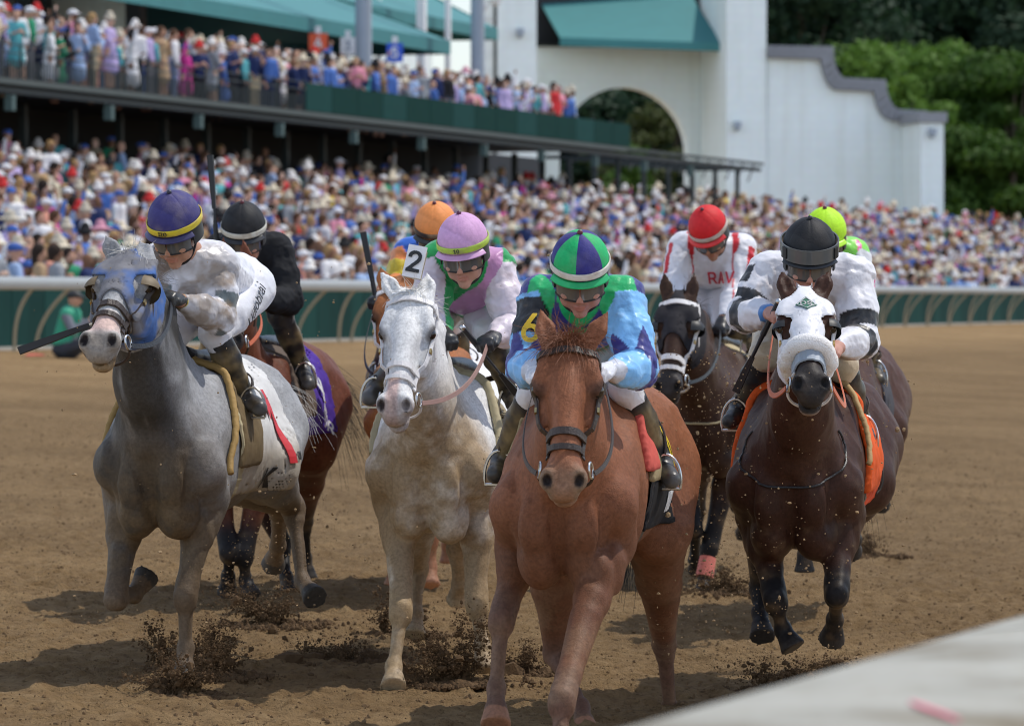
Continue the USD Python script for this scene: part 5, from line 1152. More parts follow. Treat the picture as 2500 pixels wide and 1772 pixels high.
    # stirrups hang from the saddle: parts of the horse
    for q, An, To in ((1, AL, TL), (-1, AR, TR_)):
        f0 = lerp(An, To, .55) + np.array([0, 0, -.03]); a = np.linspace(-.3, math.pi + .3, 16); P = f0 + np.stack([0 * a, np.cos(a) * .058, np.sin(a) * .10 - .01], 1); P = np.vstack([P, P[:1]])
        X2 = UsdGeom.Xform.Define(stage, npath('stirrup', str(h['root'].GetPath()))); obj('iron', tube(P, .006, 6), M_steel, X2, smooth=40)
        top = h['B'](-.16, q * .17, 1.42); Pl = smooth_path([top, lerp(top, f0 + [0, 0, .1], .5) + [0, q * .05, 0], f0 + [0, 0, .09]], 6); obj('leather', ribbon(Pl, np.tile([0, q, 0.2], (len(Pl), 1)), .026, .003), M_dark_leather, X2)
    return o
def cloth_text(o, field, text, height, at_, D, ex, ey, mat, name='lettering', off=.014, parent=None, bold=True):
    """Print on a garment: letters set out along ex, ey through at_, pushed along D on to the cloth."""
    tm = meshkit.text_mesh(text, height, .0015, bold=bold); v, f = trimesh.remesh.subdivide_to_size(tm.vertices, tm.faces, height * .25); c = tm.bounds.mean(0)
    P = at_ + np.outer(v[:, 0] - c[0], ex) + np.outer(v[:, 1] - c[1], ey) - np.asarray(D) * .12; P = field.surf(P, D, off) - np.outer(v[:, 2], D); return obj(name, (P, f), mat, parent or o['X'])
def crop(label, a, b, h, flap=True, col=None, r=.006, fl=.16):
    """A riding whip from grip end a to tip b (local points of the frame h)."""
    fr = h['fr']; X = thing('riding_crop', label, 'riding crop', fr.wld(a), fr.rz); b = np.asarray(b) - a; d = nrm(b); ln = np.linalg.norm(b)
    obj('shaft', tube([np.zeros(3) - d * .02, d * .14, d * .18, b], [.011, .010, r, r * .7], 8), col or M_black_leather, X, smooth=40)
    n = nrm(np.cross(d, [1, 0, .1])); m = ribbon([b - d * fl, b - d * fl * .5, b + d * .01], np.tile(np.cross(n, d), (3, 1)), [.02, .03, .034], .006); obj('flap', m, M_black, X); obj('handle', tube([-d * .03, d * .13], .0125, 8), M_black, X, smooth=40)
    obj('cap', trimesh.creation.icosphere(1, .014).apply_translation(-d * .03), M_steel, X, smooth=True)
# ---------------------------------------------------------------- silks
def plain(c): return lambda i: np.tile(c, (len(i['V']), 1))
def dirty(i, c, amt=.6, col=(.30, .21, .13), sc=9, thr=.53, seed=3, where=None):
    n = fb(i['V'], sc, 5, seed); w = np.clip((n - thr) * 6, 0, 1) * amt; return mixc(c, col, w if where is None else w * where)
GRN, BLU, LBL, WHT, BLK = (.012, .42, .135), (.035, .035, .20), (.21, .50, .88), (.72, .72, .77), (.013, .014, .017)
def silk5(i):
    n = len(i['V']); a, b = i['lat'] / .155, i['along'] / .17 + .1; ch = (np.floor(a + b) + np.floor(a - b)) % 2; c = np.where(ch[:, None] > .5, GRN, BLU) * np.ones((n, 3))
    A = i['arm']; m = A >= 0; c[m] = LBL; sg = np.where(i['left'], 1.0, -1.0); yv = np.arctan2((i['rad'] @ i['latv']) * sg, i['rad'][:, 0]) / (math.pi / 2); dd_ = np.abs(yv - (np.floor(yv) + .5)) * 2
    dia = (dd_ + np.abs(A - .92) / .40 < 1.0) & m; c[dia] = BLU
    band = m & ~i['left'] & (A > .12) & (A < .62); c[band] = (.012, .012, .014); cuff = m & (A > 1.62); c[cuff] = (.55, .58, .66); return dirty(i, c, .18, sc=26, thr=.60)
def silk1(i):
    c = np.tile(WHT, (len(i['V']), 1)); A = i['arm']; m = A >= 0; c[m & (A > .60) & (A < .86)] = (.12, .15, .16); c[m & (A > 1.0) & (A < 1.17) & (np.abs(i['ph']) > 1.0)] = (.12, .15, .16); c[m & (A > 1.62)] = (.07, .10, .10)
    front = sstep(-.12, .03, (i['V'] - i['M']) @ np.array([1.0, 0, -.15])); return dirty(i, dirty(i, c, .85, (.25, .165, .09), 13, .45, 3, .12 + .88 * front), .6, (.30, .27, .25), 6, .47, 8, front)
def silk3(i):
    c = np.tile((.012, .30, .075), (len(i['V']), 1)); A = i['arm']; m = A >= 0; d = i['lat'] * .9 + i['along'] * .55 - .11
    c[(d > -.085) & (d < .065) & (i['lat'] < .15)] = (.52, .25, .46); c[m] = (.70, .62, .69); return dirty(i, c, .38, (.45, .28, .22), 16, .55, 3, m * 1.0)
def silk6(i):
    c = np.tile(WHT, (len(i['V']), 1)); A = i['arm']; m = A >= 0; P = i['V']; out = np.sign(i['lat'])
    sg = np.where(i['left'], 1.0, -1.0)[:, None]; tgt = np.array([[.62, 0, .2]]) + i['latv'][None] * sg * .75; tgt /= np.linalg.norm(tgt, axis=1, keepdims=True); st = m & ((i['rad'] * tgt).sum(1) > .945); c[st & (A > .05)] = (.55, .015, .025); c[m & ~i['left'] & (A > .18) & (A < .6) & ~st & (np.abs(i['ph']) > 1.6)] = BLK
    sh = ~m & (np.abs(np.abs(i['lat']) - .125) < .018) & (i['along'] < .08); c[sh] = (.55, .015, .025); return c
def silk7(i):
    c = np.tile(WHT, (len(i['V']), 1)); A = i['arm']; m = A >= 0; c[m & (A > .62) & (A < .84)] = BLK; c[m & (A > 1.02) & (A < 1.22)] = BLK; c[m & ~i['left'] & (A > .1) & (A < .5) & (np.abs(i['ph']) > 1.2)] = BLK; c[m & ~i['left'] & (A > 1.70) & (A < 1.86)] = (.06, .20, .48); return dirty(i, c, .2, (.4, .36, .34), 14, .58)
def silk4(i):
    c = np.tile((.035, .14, .58), (len(i['V']), 1)); A = i['arm']; m = A >= 0; c[m] = (.72, .23, .06); c[m & (A > .45) & (A < 1.1)] = (.62, .47, .03); return c
def silk8(i):
    c = np.tile((.22, .68, .08), (len(i['V']), 1)); A = i['arm']; m = A >= 0; a, b = i['lat'] / .075, i['along'] / .075; d = np.hypot(a - np.round(a), b - np.round(b)) < .2; c[d & ~m] = (.75, .05, .32); c[m] = (.68, .70, .74); c[m & (A > .6) & (A < .8)] = (.75, .05, .32); return c
RD = {}
RD[5] = rider(HS[5], dict(label='rider in green and blue diamond silks with light blue sleeves', h=.007, yaw=8, pitch=30, hk=1.06, silk=silk5, skin=(.40, .20, .15), gloveL=(.66, .67, .72), gloveR=(.66, .67, .72), bmud=.25,
    j=dict(C=(1298, 588, .36), SL=(1392, 672, .12), SR=(1212, 672, .12), EL=(1428, 826, .26), ER=(1178, 824, .26), HL=(1345, 828, .52), HR=(1206, 836, .52), hip=(1322, 720, -.46), KL=(1402, 872, .02), AL=(1474, 1028, -.20), TL=(1502, 1072, -.10), KR=(1196, 876, .0), AR=(1128, 1020, -.24), TR=(1108, 1062, -.12)),
    cap=dict(cols=[BLU, GRN], visor=GRN, band=(.66, .64, .60), az_off=math.radians(-8), R=(.126, .108, .110), k=1.04, dirt=.3)))
cloth_text(RD[5], RD[5]['T'], '6', .10, lerp(RD[5]['J']['SR'], RD[5]['J']['ER'], .40), [-1, 0, 0], np.array([0, 1.0, 0]), np.array([0, 0, 1.0]), mat_plain('yellow_print', (.68, .46, .02), .5, .1, 9), off=.02)
RD[1] = rider(HS[1], dict(label='rider in mud-spattered white silks and purple cap', h=.007, yaw=-12, pitch=30, roll=-3, hk=1.05, silk=silk1, skin=(.42, .21, .13), gloveL=(.03, .03, .028), gloveR=(.03, .03, .028), cuffL=(.62, .47, .03), bmud=.12, bootmud=1.0,
    j=dict(C=(391, 494, .30), SL=(486, 590, .05), SR=(352, 592, .16), EL=(488, 712, .12), ER=(345, 690, .26), HL=(384, 664, .48), HR=(352, 672, .50), hip=(520, 640, -.46), KL=(478, 742, .02), AL=(545, 880, -.18), TL=(580, 912, -.08), KR=(392, 745, .02), AR=(330, 880, -.2), TR=(318, 912, -.1)),
    cap=dict(cols=[(.045, .04, .16)], band=(.62, .48, .03), visor=(.035, .03, .10), k=1.07, dirt=.55, button=(.02, .02, .04), bandtext='IZO')))
cloth_text(RD[1], RD[1]['Br'], 'Udlobrai', .045, lerp(RD[1]['hip'], RD[1]['J']['KL'], .50) + [0, .1, .02], [0, -1, 0], nrm([-.8, 0, .75]), nrm([.75, 0, .8]), M_black, bold=False, off=.012)
RD[3] = rider(HS[3], dict(label='rider in green and pink silks with pink cap', h=.007, yaw=-6, pitch=22, roll=3, hk=1.02, silk=silk3, skin=(.46, .24, .17), gloveL=(.02, .02, .022), gloveR=(.02, .02, .022), bmud=.5, bootmud=1.0,
    j=dict(C=(1036, 542, .30), SL=(1107, 602, .06), SR=(974, 590, .12), EL=(1152, 735, .14), ER=(965, 715, .22), HL=(1094, 758, .36), HR=(1000, 752, .48), hip=(1040, 660, -.45), KL=(1092, 742, .03), AL=(1140, 872, -.18), TL=(1150, 905, -.1), KR=(945, 760, .03), AR=(850, 858, -.12), TR=(826, 890, -.04)),
    cap=dict(cols=[(.58, .33, .56)], band=(.40, .55, .06), visor=(.60, .33, .56), k=1.05, dirt=.12, bandtext='10', button=(.10, .02, .06))))
RD[7] = rider(HS[7], dict(label='rider in white silks with black hoops and black cap', h=.007, yaw=8, pitch=24, hk=1.04, silk=silk7, skin=(.46, .23, .17), bmud=.15, breech=(.50, .40, .27), bootmud=.25,
    j=dict(C=(1811, 556, .28), SL=(1908, 620, .05), SR=(1720, 615, .08), EL=(1926, 762, .16), ER=(1668, 704, .18), HL=(1858, 782, .46), HR=(1738, 700, .44), hip=(1815, 680, -.48), KL=(1884, 820, .0), AL=(1924, 940, -.2), TL=(1940, 980, -.1), KR=(1712, 795, .02), AR=(1660, 905, -.16), TR=(1634, 942, -.04)),
    cap=dict(cols=[BLK], visor=BLK, k=1.06, dirt=.08, R=(.126, .108, .114), button=BLK)))
o = RD[7]; m = epatch(o['C'] + o['u'] * .02, o['w'], o['s'], o['u'], np.array([.131, .114]), -math.pi, math.pi, -.022, .022, .006, 60, 3); M_smoke = mat_plain('smoked_plastic', (.085, .09, .09), .18, .15, 20, spec=.7)
gx_ = UsdGeom.Xform.Define(stage, npath('raised_goggles', str(o['X'].GetPath()))); obj('strap', m, M_smoke, gx_, smooth=40)
m = epatch(o['C'] + o['u'] * .018, o['w'], o['s'], o['u'], np.array([.138, .120]), -1.2, 1.2, -.03, .03, .005, 40, 4); obj('lens', m, M_smoke, gx_, smooth=40)
for q in (1, -1): obj('clasp', epatch(o['C'] + o['u'] * .018, o['w'], o['s'], o['u'], np.array([.144, .126]), q * .95 - .09, q * .95 + .09, -.024, .024, .005, 6, 2), M_black, gx_, smooth=40)
RD[2] = rider(HS[2], dict(label='rider all in black behind the purple-capped rider', h=.009, yaw=6, pitch=26, hk=1.06, silk=plain(BLK), fab=M_cloth, skin=(.42, .21, .15), breech=(.013, .013, .015), bmud=.05, bootmud=.9, gloveR=(.02, .02, .02),
    j=dict(C=(545, 508, .28), SL=(617, 560, .02), SR=(492, 565, .08), EL=(645, 672, .08), ER=(470, 640, .16), HL=(566, 672, .40), HR=(486, 565, .34), hip=(590, 610, -.46), KL=(628, 706, .02), AL=(672, 812, -.18), TL=(690, 858, -.06), KR=(500, 715, .02), AR=(450, 820, -.2), TR=(440, 850, -.1)),
    cap=dict(cols=[BLK], band=(.55, .54, .48), visor=BLK, k=1.08, dirt=.1)))
RD[4] = rider(HS[4], dict(label='rider in blue silks and orange cap behind the pink-capped one', h=.0105, yaw=4, pitch=30, hk=1.05, silk=silk4, bmud=.2, gloveL=(.02, .02, .02), gloveR=(.02, .02, .02),
    j=dict(C=(975, 506, .28), SL=(1020, 570, .03), SR=(916, 574, .06), EL=(1035, 660, .14), ER=(890, 640, .18), HL=(960, 680, .42), HR=(845, 668, .44), hip=(985, 640, -.46), KL=(1010, 720, .0), AL=(1040, 830, -.2), TL=(1050, 860, -.1), KR=(890, 720, .0), AR=(850, 820, -.2), TR=(838, 850, -.1)),
    cap=dict(cols=[(.78, .28, .085)], visor=(.02, .02, .02), band=(.03, .025, .025), k=1.06, dirt=.05)))
RD[6] = rider(HS[6], dict(label='rider in white silks with red sleeve stripes and red cap', h=.0095, yaw=-6, pitch=42, roll=6, hk=1.02, silk=silk6, skin=(.34, .17, .10), bmud=.03, gloveL=(.02, .02, .022), gloveR=(.02, .02, .022),
    j=dict(C=(1584, 508, .24), SL=(1658, 558, .0), SR=(1530, 556, .05), EL=(1652, 640, .10), ER=(1510, 628, .14), HL=(1612, 728, .36), HR=(1518, 720, .40), hip=(1590, 625, -.42), KL=(1618, 720, .02), AL=(1676, 752, -.1), TL=(1684, 775, 0), KR=(1548, 735, .05), AR=(1520, 800, -.1), TR=(1512, 820, 0)),
    cap=dict(cols=[(.60, .018, .022)], visor=(.66, .02, .02), band=(.50, .42, .38), k=1.03, dirt=.05)))
o = RD[6]; cloth_text(o, o['T'], 'RAV', .062, lerp(o['J']['SL'], o['M'], .62) + [.1, 0, -.16], [-1, 0, 0], np.array([0, 1.0, .03]), np.array([0, 0, 1.0]), mat_plain('red_print', (.45, .012, .03), .5, .1, 9), off=.022)
RD[8] = rider(HS[8], dict(label='rider in neon green silks behind the black-capped rider', h=.0105, yaw=4, pitch=24, hk=1.05, silk=silk8, bmud=.2,
    j=dict(C=(1846, 520, .28), SL=(1908, 572, .02), SR=(1800, 572, .05), EL=(1926, 668, .12), ER=(1780, 660, .16), HL=(1880, 690, .40), HR=(1810, 690, .42), hip=(1860, 640, -.46), KL=(1925, 740, .0), AL=(1950, 812, -.18), TL=(1966, 850, -.08), KR=(1800, 740, .0), AR=(1770, 830, -.2), TR=(1760, 850, -.1)),
    cap=dict(cols=[(.45, .80, .03)], visor=(.45, .8, .03), k=1.04, dirt=.03)))
# ---------------------------------------------------------------- riding crops, held
def lc(k, q): return HS[k]['fr'].loc(*q)
crop('black riding crop with pale ribbed shaft pointing left past the grey muzzle', RD[1]['J']['HR'], lc(1, (47, 783, .75)), HS[1], col=mat_plain('ribbed_shaft', (.55, .52, .42), .5, .3, 60), fl=.30)
crop('black riding crop held upright behind the purple cap', lc(2, (486, 560, .34)), lc(2, (470, 352, .30)), HS[2], fl=.26)
crop('black riding crop slanting across the pink-capped rider\'s boot', lc(3, (1042, 742, .46)), lc(3, (1158, 884, .10)), HS[3])
crop('black riding crop held upright left of the white horse', lc(4, (845, 690, .46)), lc(4, (813, 524, .42)), HS[4], fl=.30)
crop('black riding crop hanging from the bare hand of the white-clad rider', RD[7]['J']['HR'] + [.04, 0, .02], lc(7, (1648, 872, .35)), HS[7], r=.008)
# ---------------------------------------------------------------- tack and dress of each horse
def hcol(*c): return c
h = HS[5]; bridle(h, M_dark_leather, .385, True, w=.024)
forelock(h, M_hair_ch, 260, .12); mane(h, M_hair_ch, 160, .12, .3, side=-1, f0=.3); tail(h, M_hair_bl, 190, end=h['fr'].loc(1393, 1335, -1.5), w=.0035)
patch(h, -.66, -.02, .93, .016, (.014, .014, .016), 'saddle_cloth'); patch(h, -.40, .02, 1.12, .024, (.30, .235, .13), 'saddle_pad'); patch(h, -.10, .07, 1.16, .029, (.50, .09, .07), 'under_pad', side=1, front_slant=.5)
side_text(h, 'NIOR', .075, -.45, 1.03, M_white, h['root']); side_text(h, '6', .20, -.55, 1.26, mat_plain('yellow_number', (.68, .50, .02), .6, .1, 9), h['root']); saddle(h, M_black_leather); girth(h, M_black_leather)
reins(h, (RD[5]['J']['HL'], RD[5]['J']['HR']), M_dark_leather)
h = HS[1]
def hood1(V, hd):
    c = np.tile((.06, .13, .34), (len(V), 1)); n = fb(V, 9, 4, 3); return mixc(c, (.20, .185, .165), np.clip((n - .40) * 5, 0, 1) * .85)
hd_ = hood(h, None, cdf=hood1, t1=.30, amp=.012, eye_r=(.064, .052)); blinkers(h, mat_plain('mud_leather', (.15, .11, .06), .6, .4, 20), hd_)
bridle(h, M_dark_leather, .37, True, brow=False, w=.024); reins(h, (RD[1]['J']['HL'], RD[1]['J']['HR']), M_black_leather, .022); yoke(h, M_black_leather, r=.004) if False else None
forelock(h, M_hair_wh, 30, .10); mane(h, mat_hair('grey_hair', (.14, .13, .13)), 100, .13, .35, side=1, f0=.3); tail(h, M_hair_wh, 24, end=h['fr'].loc(706, 1000, -1.62), w=.0017)
def cl1(V): return mixc(np.tile((.62, .62, .62), (len(V), 1)), (.38, .33, .26), sstep(1.12, .98, V[:, 2]) * .8)
patch(h, -.80, -.08, .90, .014, None, 'saddle_cloth', cdf=cl1); patch(h, -.30, .00, 1.02, .022, (.16, .115, .06), 'saddle_pad'); roll(h, .00, mat_plain('mustard_roll', (.36, .225, .07), .75, .25, 14, .3, 60), .017, .86, off=.018)
_n1 = trimesh.creation.extrude_polygon(Polygon([(0, 0), (.055, 0), (.055, .32), (0, .32), (-.07, .25), (-.07, .19), (0, .235)]), .002); side_text(h, _n1, .14, -.58, 1.18, mat_plain('red_number', (.55, .02, .03), .6, .1, 9), h['root'], bold=False); side_text(h, 'K', .085, -.50, .96, M_black, h['root']); side_text(h, 'ON', .035, -.70, 1.05, M_black, h['root'])
saddle(h, M_black_leather); girth(h, M_cream)
h = HS[3]; bridle(h, M_white_strap, .385, True, w=.02); forelock(h, M_hair_wh, 40, .10); mane(h, M_hair_wh, 130, .12, .25, side=1, f0=.35); tail(h, M_hair_wh, 90, .7, .1)
reins(h, (RD[3]['J']['HL'], RD[3]['J']['HR']), mat_plain('pinkbrown_rein', (.32, .19, .16), .6, .2, 20), .02); roll(h, .0, M_cream, .022, 1.10, off=.012); patch(h, -.36, .0, 1.0, .012, (.30, .25, .16), 'saddle_pad'); saddle(h, M_black_leather); girth(h, M_cream)
tg = thing('number_tag', 'white number 2 tag standing between the ears of the white horse', 'number tag', h['fr'].wld(h['H'](-.02, 0, .01)), h['fr'].rz)
ez = nrm(h['U'] * .55 - h['A'] * 1.0 + h['S'] * .22); ey_ = nrm(h['S'] - ez * (h['S'] @ ez)); ex_ = np.cross(ey_, ez); ex_ = ex_ if ex_[0] > 0 else -ex_
def tagbox(sx, sy, sz, c):
    m = bx(sx, sy, sz, c); m.apply_transform(np.block([[np.stack([ex_, ey_, ez], 1), np.zeros((3, 1))], [np.zeros((1, 3)), np.ones((1, 1))]])); return m
obj('plate', tagbox(.012, .078, .135, (.03, 0, .085)), M_white_strap, tg); obj('backing', tagbox(.03, .07, .12, (.005, 0, .08)), M_posttan, tg)
tm = meshkit.text_mesh('2', .085, .002, bold=True); v = tm.vertices - tm.bounds.mean(0); obj('numeral', (np.outer(v[:, 0], ey_) + np.outer(v[:, 1], ez) + ex_ * .039 + ez * .085 + np.outer(v[:, 2], ex_), tm.faces), M_black, tg)
h = HS[7]; wh = (.70, .70, .74)
def hood7(V, hd): return np.tile(wh, (len(V), 1)) * (1 + .06 * (fb(V, 20, 2, 2) - .5))[:, None]
hd_ = hood(h, None, cdf=hood7, t1=.385, eye_r=(.066, .05), mat=M_silk); blinkers(h, M_black, hd_, .8)
P, N = loop(h, .365, -math.pi, math.pi, off=.020, tilt=.22); M_fleece = mat_plain('white_fleece', (.82, .80, .79), .95, .06, 30, .6, 160, sheen=.4)
m = tube(P, .035, 16, cap=False); v = m.vertices; m.vertices = v + (meshkit.noise(v * 120, 4) - .5)[:, None] * .007 * vnormals(v, np.hstack([m.faces, m.faces[:, 2:]])); obj('shadow_roll', m, M_fleece, h['root'], smooth=True)
obj('noseband', ribbon(*loop(h, .43, -1.6, 1.6, tilt=.2), .05, .003), M_greypost, h['root'])
bridle(h, M_white_strap, .36, False, brow=False, w=.024); reins(h, (RD[7]['J']['HL'], RD[7]['J']['HR']), M_red_rein, .022, .12); yoke(h, M_black_leather, r=.005); yoke(h, M_black_leather, r=.004) if False else None
# green diamond emblem on the hood
cc = h['F'].surf((h['H'](.135, 0, 0) + h['U'] * .1)[None], -h['U'], .013)[0]; sq = lambda r, o: [cc + h['S'] * a * r + h['A'] * b * r * 1.0 + h['U'] * o for a, b in ((0, -1), (1, 0), (0, 1), (-1, 0))]
def grid_patch(pts, n=8, off=.012):
    V = np.array([lerp(lerp(pts[0], pts[1], i / n), lerp(pts[3], pts[2], i / n), j / n) for i in range(n + 1) for j in range(n + 1)]); V = h['F'].surf(V + h['U'] * .1, -h['U'], off); F = np.array([[i * (n + 1) + j, i * (n + 1) + j + 1, (i + 1) * (n + 1) + j + 1, (i + 1) * (n + 1) + j] for i in range(n) for j in range(n)]); return V, F[:, ::-1]
def two_sided(VF, th):
    V, F = VF; N = h['U']; return np.vstack([V, V + N * th]), np.vstack([F[:, ::-1], F + len(V)])
em = obj('emblem', grid_patch(sq(.044, 0), off=.0125), mat_plain('emblem_green', (.012, .13, .075), .6, .1, 20), h['root']); obj('emblem_edge', tube(np.vstack([grid_patch(sq(.037, 0), 6, .014)[0][k] for k in (0, 3, 6, 13, 27, 41, 48, 45, 42, 35, 21, 7, 0)]), .0016, 5), M_white_strap, em)
tm = meshkit.text_mesh('DS', .028, .001, bold=True); v = tm.vertices - tm.bounds.mean(0); P = cc + np.outer(v[:, 0], h['S']) - np.outer(v[:, 1], h['A']); P = h['F'].surf(P + h['U'] * .1, -h['U'], .0145); obj('lettering', (P, tm.faces), M_white_strap, em)
patch(h, -.62, -.05, .93, .013, (.62, .075, .02), 'saddle_cloth', amp=.02); patch(h, -.30, .06, 1.0, .03, (.66, .095, .015), 'orange_towel', amp=.02, front_slant=.35); roll(h, .03, M_tan, .014, 1.12, sides=(1,), off=.03); saddle(h, M_black_leather); girth(h, M_black_leather)
side_text(h, '50', .11, -.50, 1.02, M_black, h['root'], bold=False); mane(h, M_hair_bl, 80, .10, .2); tail(h, M_hair_bl, 120, .8)
h = HS[6]; hd_ = hood(h, (.028, .026, .03), t1=.27, eye_r=(.06, .048)); blinkers(h, M_black, hd_); bridle(h, M_white_strap, .40, True, w=.026); reins(h, (RD[6]['J']['HL'], RD[6]['J']['HR']), M_black_leather, .02); yoke(h, M_cream, r=.006)
patch(h, -.36, .0, 1.1, .018, (.40, .33, .2), 'saddle_pad'); saddle(h, M_black_leather); tail(h, M_hair_bl, 100, .7); mane(h, M_hair_bl, 70, .1)
lg = h['legs']['LF']; obj('leg_bandage', tube([lerp(lg[0], lg[1], .35), lerp(lg[0], lg[1], 1.0)], [.046, .05], 14), mat_plain('coral_bandage', (.62, .17, .13), .8, .2, 30), h['root'], smooth=40)
h = HS[2]; bridle(h, M_dark_leather); reins(h, (RD[2]['J']['HL'], RD[2]['J']['HR']), M_red_rein, .02, .0); saddle(h, M_black_leather); girth(h, M_black_leather); tail(h, M_hair_bl, 120, .8, .1, .2); mane(h, M_hair_bl, 70, .1)
patch(h, -.80, -.12, 1.0, .014, (.075, .03, .30), 'saddle_cloth', amp=.02); patch(h, -.34, -.0, 1.1, .02, (.12, .09, .07), 'saddle_pad'); side_text(h, '4', .20, -.58, 1.28, M_white, h['root'], slant=-.5); side_text(h, 'NIOR', .06, -.62, 1.08, M_white, h['root'], slant=-.6)
h = HS[4]; bridle(h, M_white_strap, .40, w=.022); saddle(h, M_black_leather); patch(h, -.6, -.05, .95, .014, (.66, .66, .70), 'saddle_cloth'); tail(h, M_hair_ch, 80); reins(h, (RD[4]['J']['HL'], RD[4]['J']['HR']), M_black_leather)
h = HS[8]; bridle(h, M_dark_leather); saddle(h, M_black_leather); patch(h, -.6, -.05, 1.0, .014, (.05, .05, .06), 'saddle_cloth'); tail(h, M_hair_bl, 80); reins(h, (RD[8]['J']['HL'], RD[8]['J']['HR']), M_black_leather)
# ---------------------------------------------------------------- photographer under the far rail
g0 = at(160, 872, 64.6); gz = ground_z(g0[0], g0[1])
ph = thing('person', 'photographer in green vest and grey hoodie sitting under the rail', 'person', (g0[0], g0[1], gz), -18)
def fld(): return Field((-.6, -.45, -.05), (1.0, .45, 1.35), .02)
b = fld(); b.ell((.02, 0, .12), (.2, .19, .13)); b.cone((0, 0, .15), (.08, 0, .62), .13, .13); b.cone((.08, 0, .6), (.12, 0, .76), .07, .055); b.ell((.15, 0, .86), (.10, .08, .12)); b.cone((.24, 0, .85), (.26, 0, .83), .02, .02)
for q in (1, -1):
    b.cone((.08, q * .17, .62), (.22, q * .24, .40), .05, .045); b.cone((.22, q * .24, .40), (.44, q * .08, .56), .042, .035); b.ell((.46, q * .06, .58), (.05, .04, .05)); b.cone((.03, q * .12, .12), (.42, q * .22, .22), .08, .06); b.cone((.42, q * .22, .22), (.55, q * .05, .07), .055, .045); b.cone((.55, q * .05, .07), (.64, q * .0, .06), .045, .04)
obj('body', b.mesh(), plainc((.45, .25, .17), 'photographer_skin') if 'plainc' in globals() else M_skin, ph, smooth=True)
s_ = fld(); s_.cone((0, 0, .2), (.08, 0, .6), .165, .15, k=.05)
for q in (1, -1): s_.cone((.08, q * .16, .62), (.22, q * .24, .40), .075, .065); s_.cone((.22, q * .24, .40), (.40, q * .11, .53), .06, .05)
obj('hoodie', s_.mesh(), mat_plain('grey_hoodie', (.13, .14, .17), .85, .2, 8), ph, smooth=True)
v_ = fld(); v_.cone((-.01, 0, .25), (.08, 0, .62), .178, .165, k=.03); v_.cone((.08, .13, .64), (.08, -.13, .64), .10, .10, k=.04); obj('vest', v_.mesh(), mat_plain('green_vest', (.03, .30, .18), .7, .15, 8), ph, smooth=True)
t_r = fld(); t_r.ell((.02, 0, .12), (.22, .21, .145))
for q in (1, -1): t_r.cone((.03, q * .12, .12), (.42, q * .22, .22), .10, .075); t_r.cone((.42, q * .22, .22), (.53, q * .06, .08), .07, .055)
obj('trousers', t_r.mesh(), mat_plain('dark_trousers', (.03, .034, .045), .85, .2, 8), ph, smooth=True)
c_ = Field((-.1, -.25, .8), (.4, .25, 1.1), .015); c_.ell((.14, 0, .915), (.115, .092, .075)); c_.cone((.2, 0, .90), (.31, 0, .885), .06, .05, flat=((0, 0, 1), .3), k=.01); obj('cap', c_.mesh(), M_black, ph, smooth=True)
cm = thing('photo_camera', 'black camera with long lens held by the sitting photographer', 'camera', (g0[0], g0[1], gz), -18)
obj('camera_body', bx(.08, .14, .10, (.50, 0, .60)), M_black, cm); obj('lens', tube([[.54, 0, .60], [.62, 0, .60], [.62, 0, .60], [.78, 0, .60]], [.04, .04, .05, .055], 14), M_black, cm, smooth=40)
rc = at(85, 868, 64.2); rm = thing('cloth', 'small red cloth lying on the dirt under the far left rail', 'cloth', (rc[0], rc[1], ground_z(rc[0], rc[1])))
xx, yy = np.meshgrid(np.linspace(-.14, .14, 12), np.linspace(-.2, .2, 12)); zz = .02 + .05 * fb(np.stack([xx, yy, 0 * xx], -1).reshape(-1, 3), 9, 2, 4).reshape(xx.shape); idx = np.arange(144).reshape(12, 12)
obj('sheet', (np.stack([xx, yy, zz], -1).reshape(-1, 3), np.stack([idx[:-1, :-1], idx[:-1, 1:], idx[1:, 1:], idx[1:, :-1]], -1).reshape(-1, 4)), mat_plain('red_cloth', (.5, .05, .04), .8, .1, 9), rm, smooth=True)

# ---------------------------------------------------------------- wide white inner rail in the foreground
ZR = 1.13
def onz(px, py, z): r = ray(px, py); return CAM + r * ((z - CAM_H) / r[2])
e0, e1 = onz(1528, 1772, ZR), onz(2500, 1498, ZR); ed = nrm(e1 - e0); en = np.array([ed[1], -ed[0], 0])       # en: towards the camera's side
ir = thing('inner_rail', 'wide white plastic-capped inner rail across the lower right corner', 'rail', e0, math.degrees(math.atan2(ed[1], ed[0])))
M_cover = usdkit.material(stage, '/World/Looks/rail_cover', {
    'tc': ('texture_coordinate', {}), 'n1': ('noise_texture', {'scale': 2.2, 'detail': 5.0}), 'n2': ('noise_texture', {'scale': 14.0, 'detail': 6.0, 'roughness': .65}),
    'r1': ('rgb_ramp', {'ramp': [(.36, (.20, .165, .105)), (.5, (.33, .315, .265)), (.60, (.385, .37, .315))]}), 'r2': ('rgb_ramp', {'ramp': [(.32, (.72, .66, .56)), (.5, (1, 1, 1))]}),
    'm': ('mix', {'mix_type': 'multiply', 'fac': .8}), 'p': ('principled_bsdf', {'roughness': .6, 'specular_ior_level': .25})},
    [('tc.object', 'n1.vector'), ('tc.object', 'n2.vector'), ('n1.fac', 'r1.fac'), ('n2.fac', 'r2.fac'), ('r1.color', 'm.color1'), ('r2.color', 'm.color2'), ('m.color', 'p.base_color')], surface='p.BSDF')
prof = [(0.02, -.10), (.0, -.05), (.006, -.018), (.03, .004), (.10, .022), (.25, .035), (.45, .038), (.65, .02), (.80, -.02), (.86, -.07), (.87, -.12)]
pr = smooth_path([(a, b, 0) for a, b in prof], 3)[:, :2]; inner = [(a + (.012 if a < .5 else -.012), b - .014) for a, b in pr][::-1]
k = 0; x = -4.3
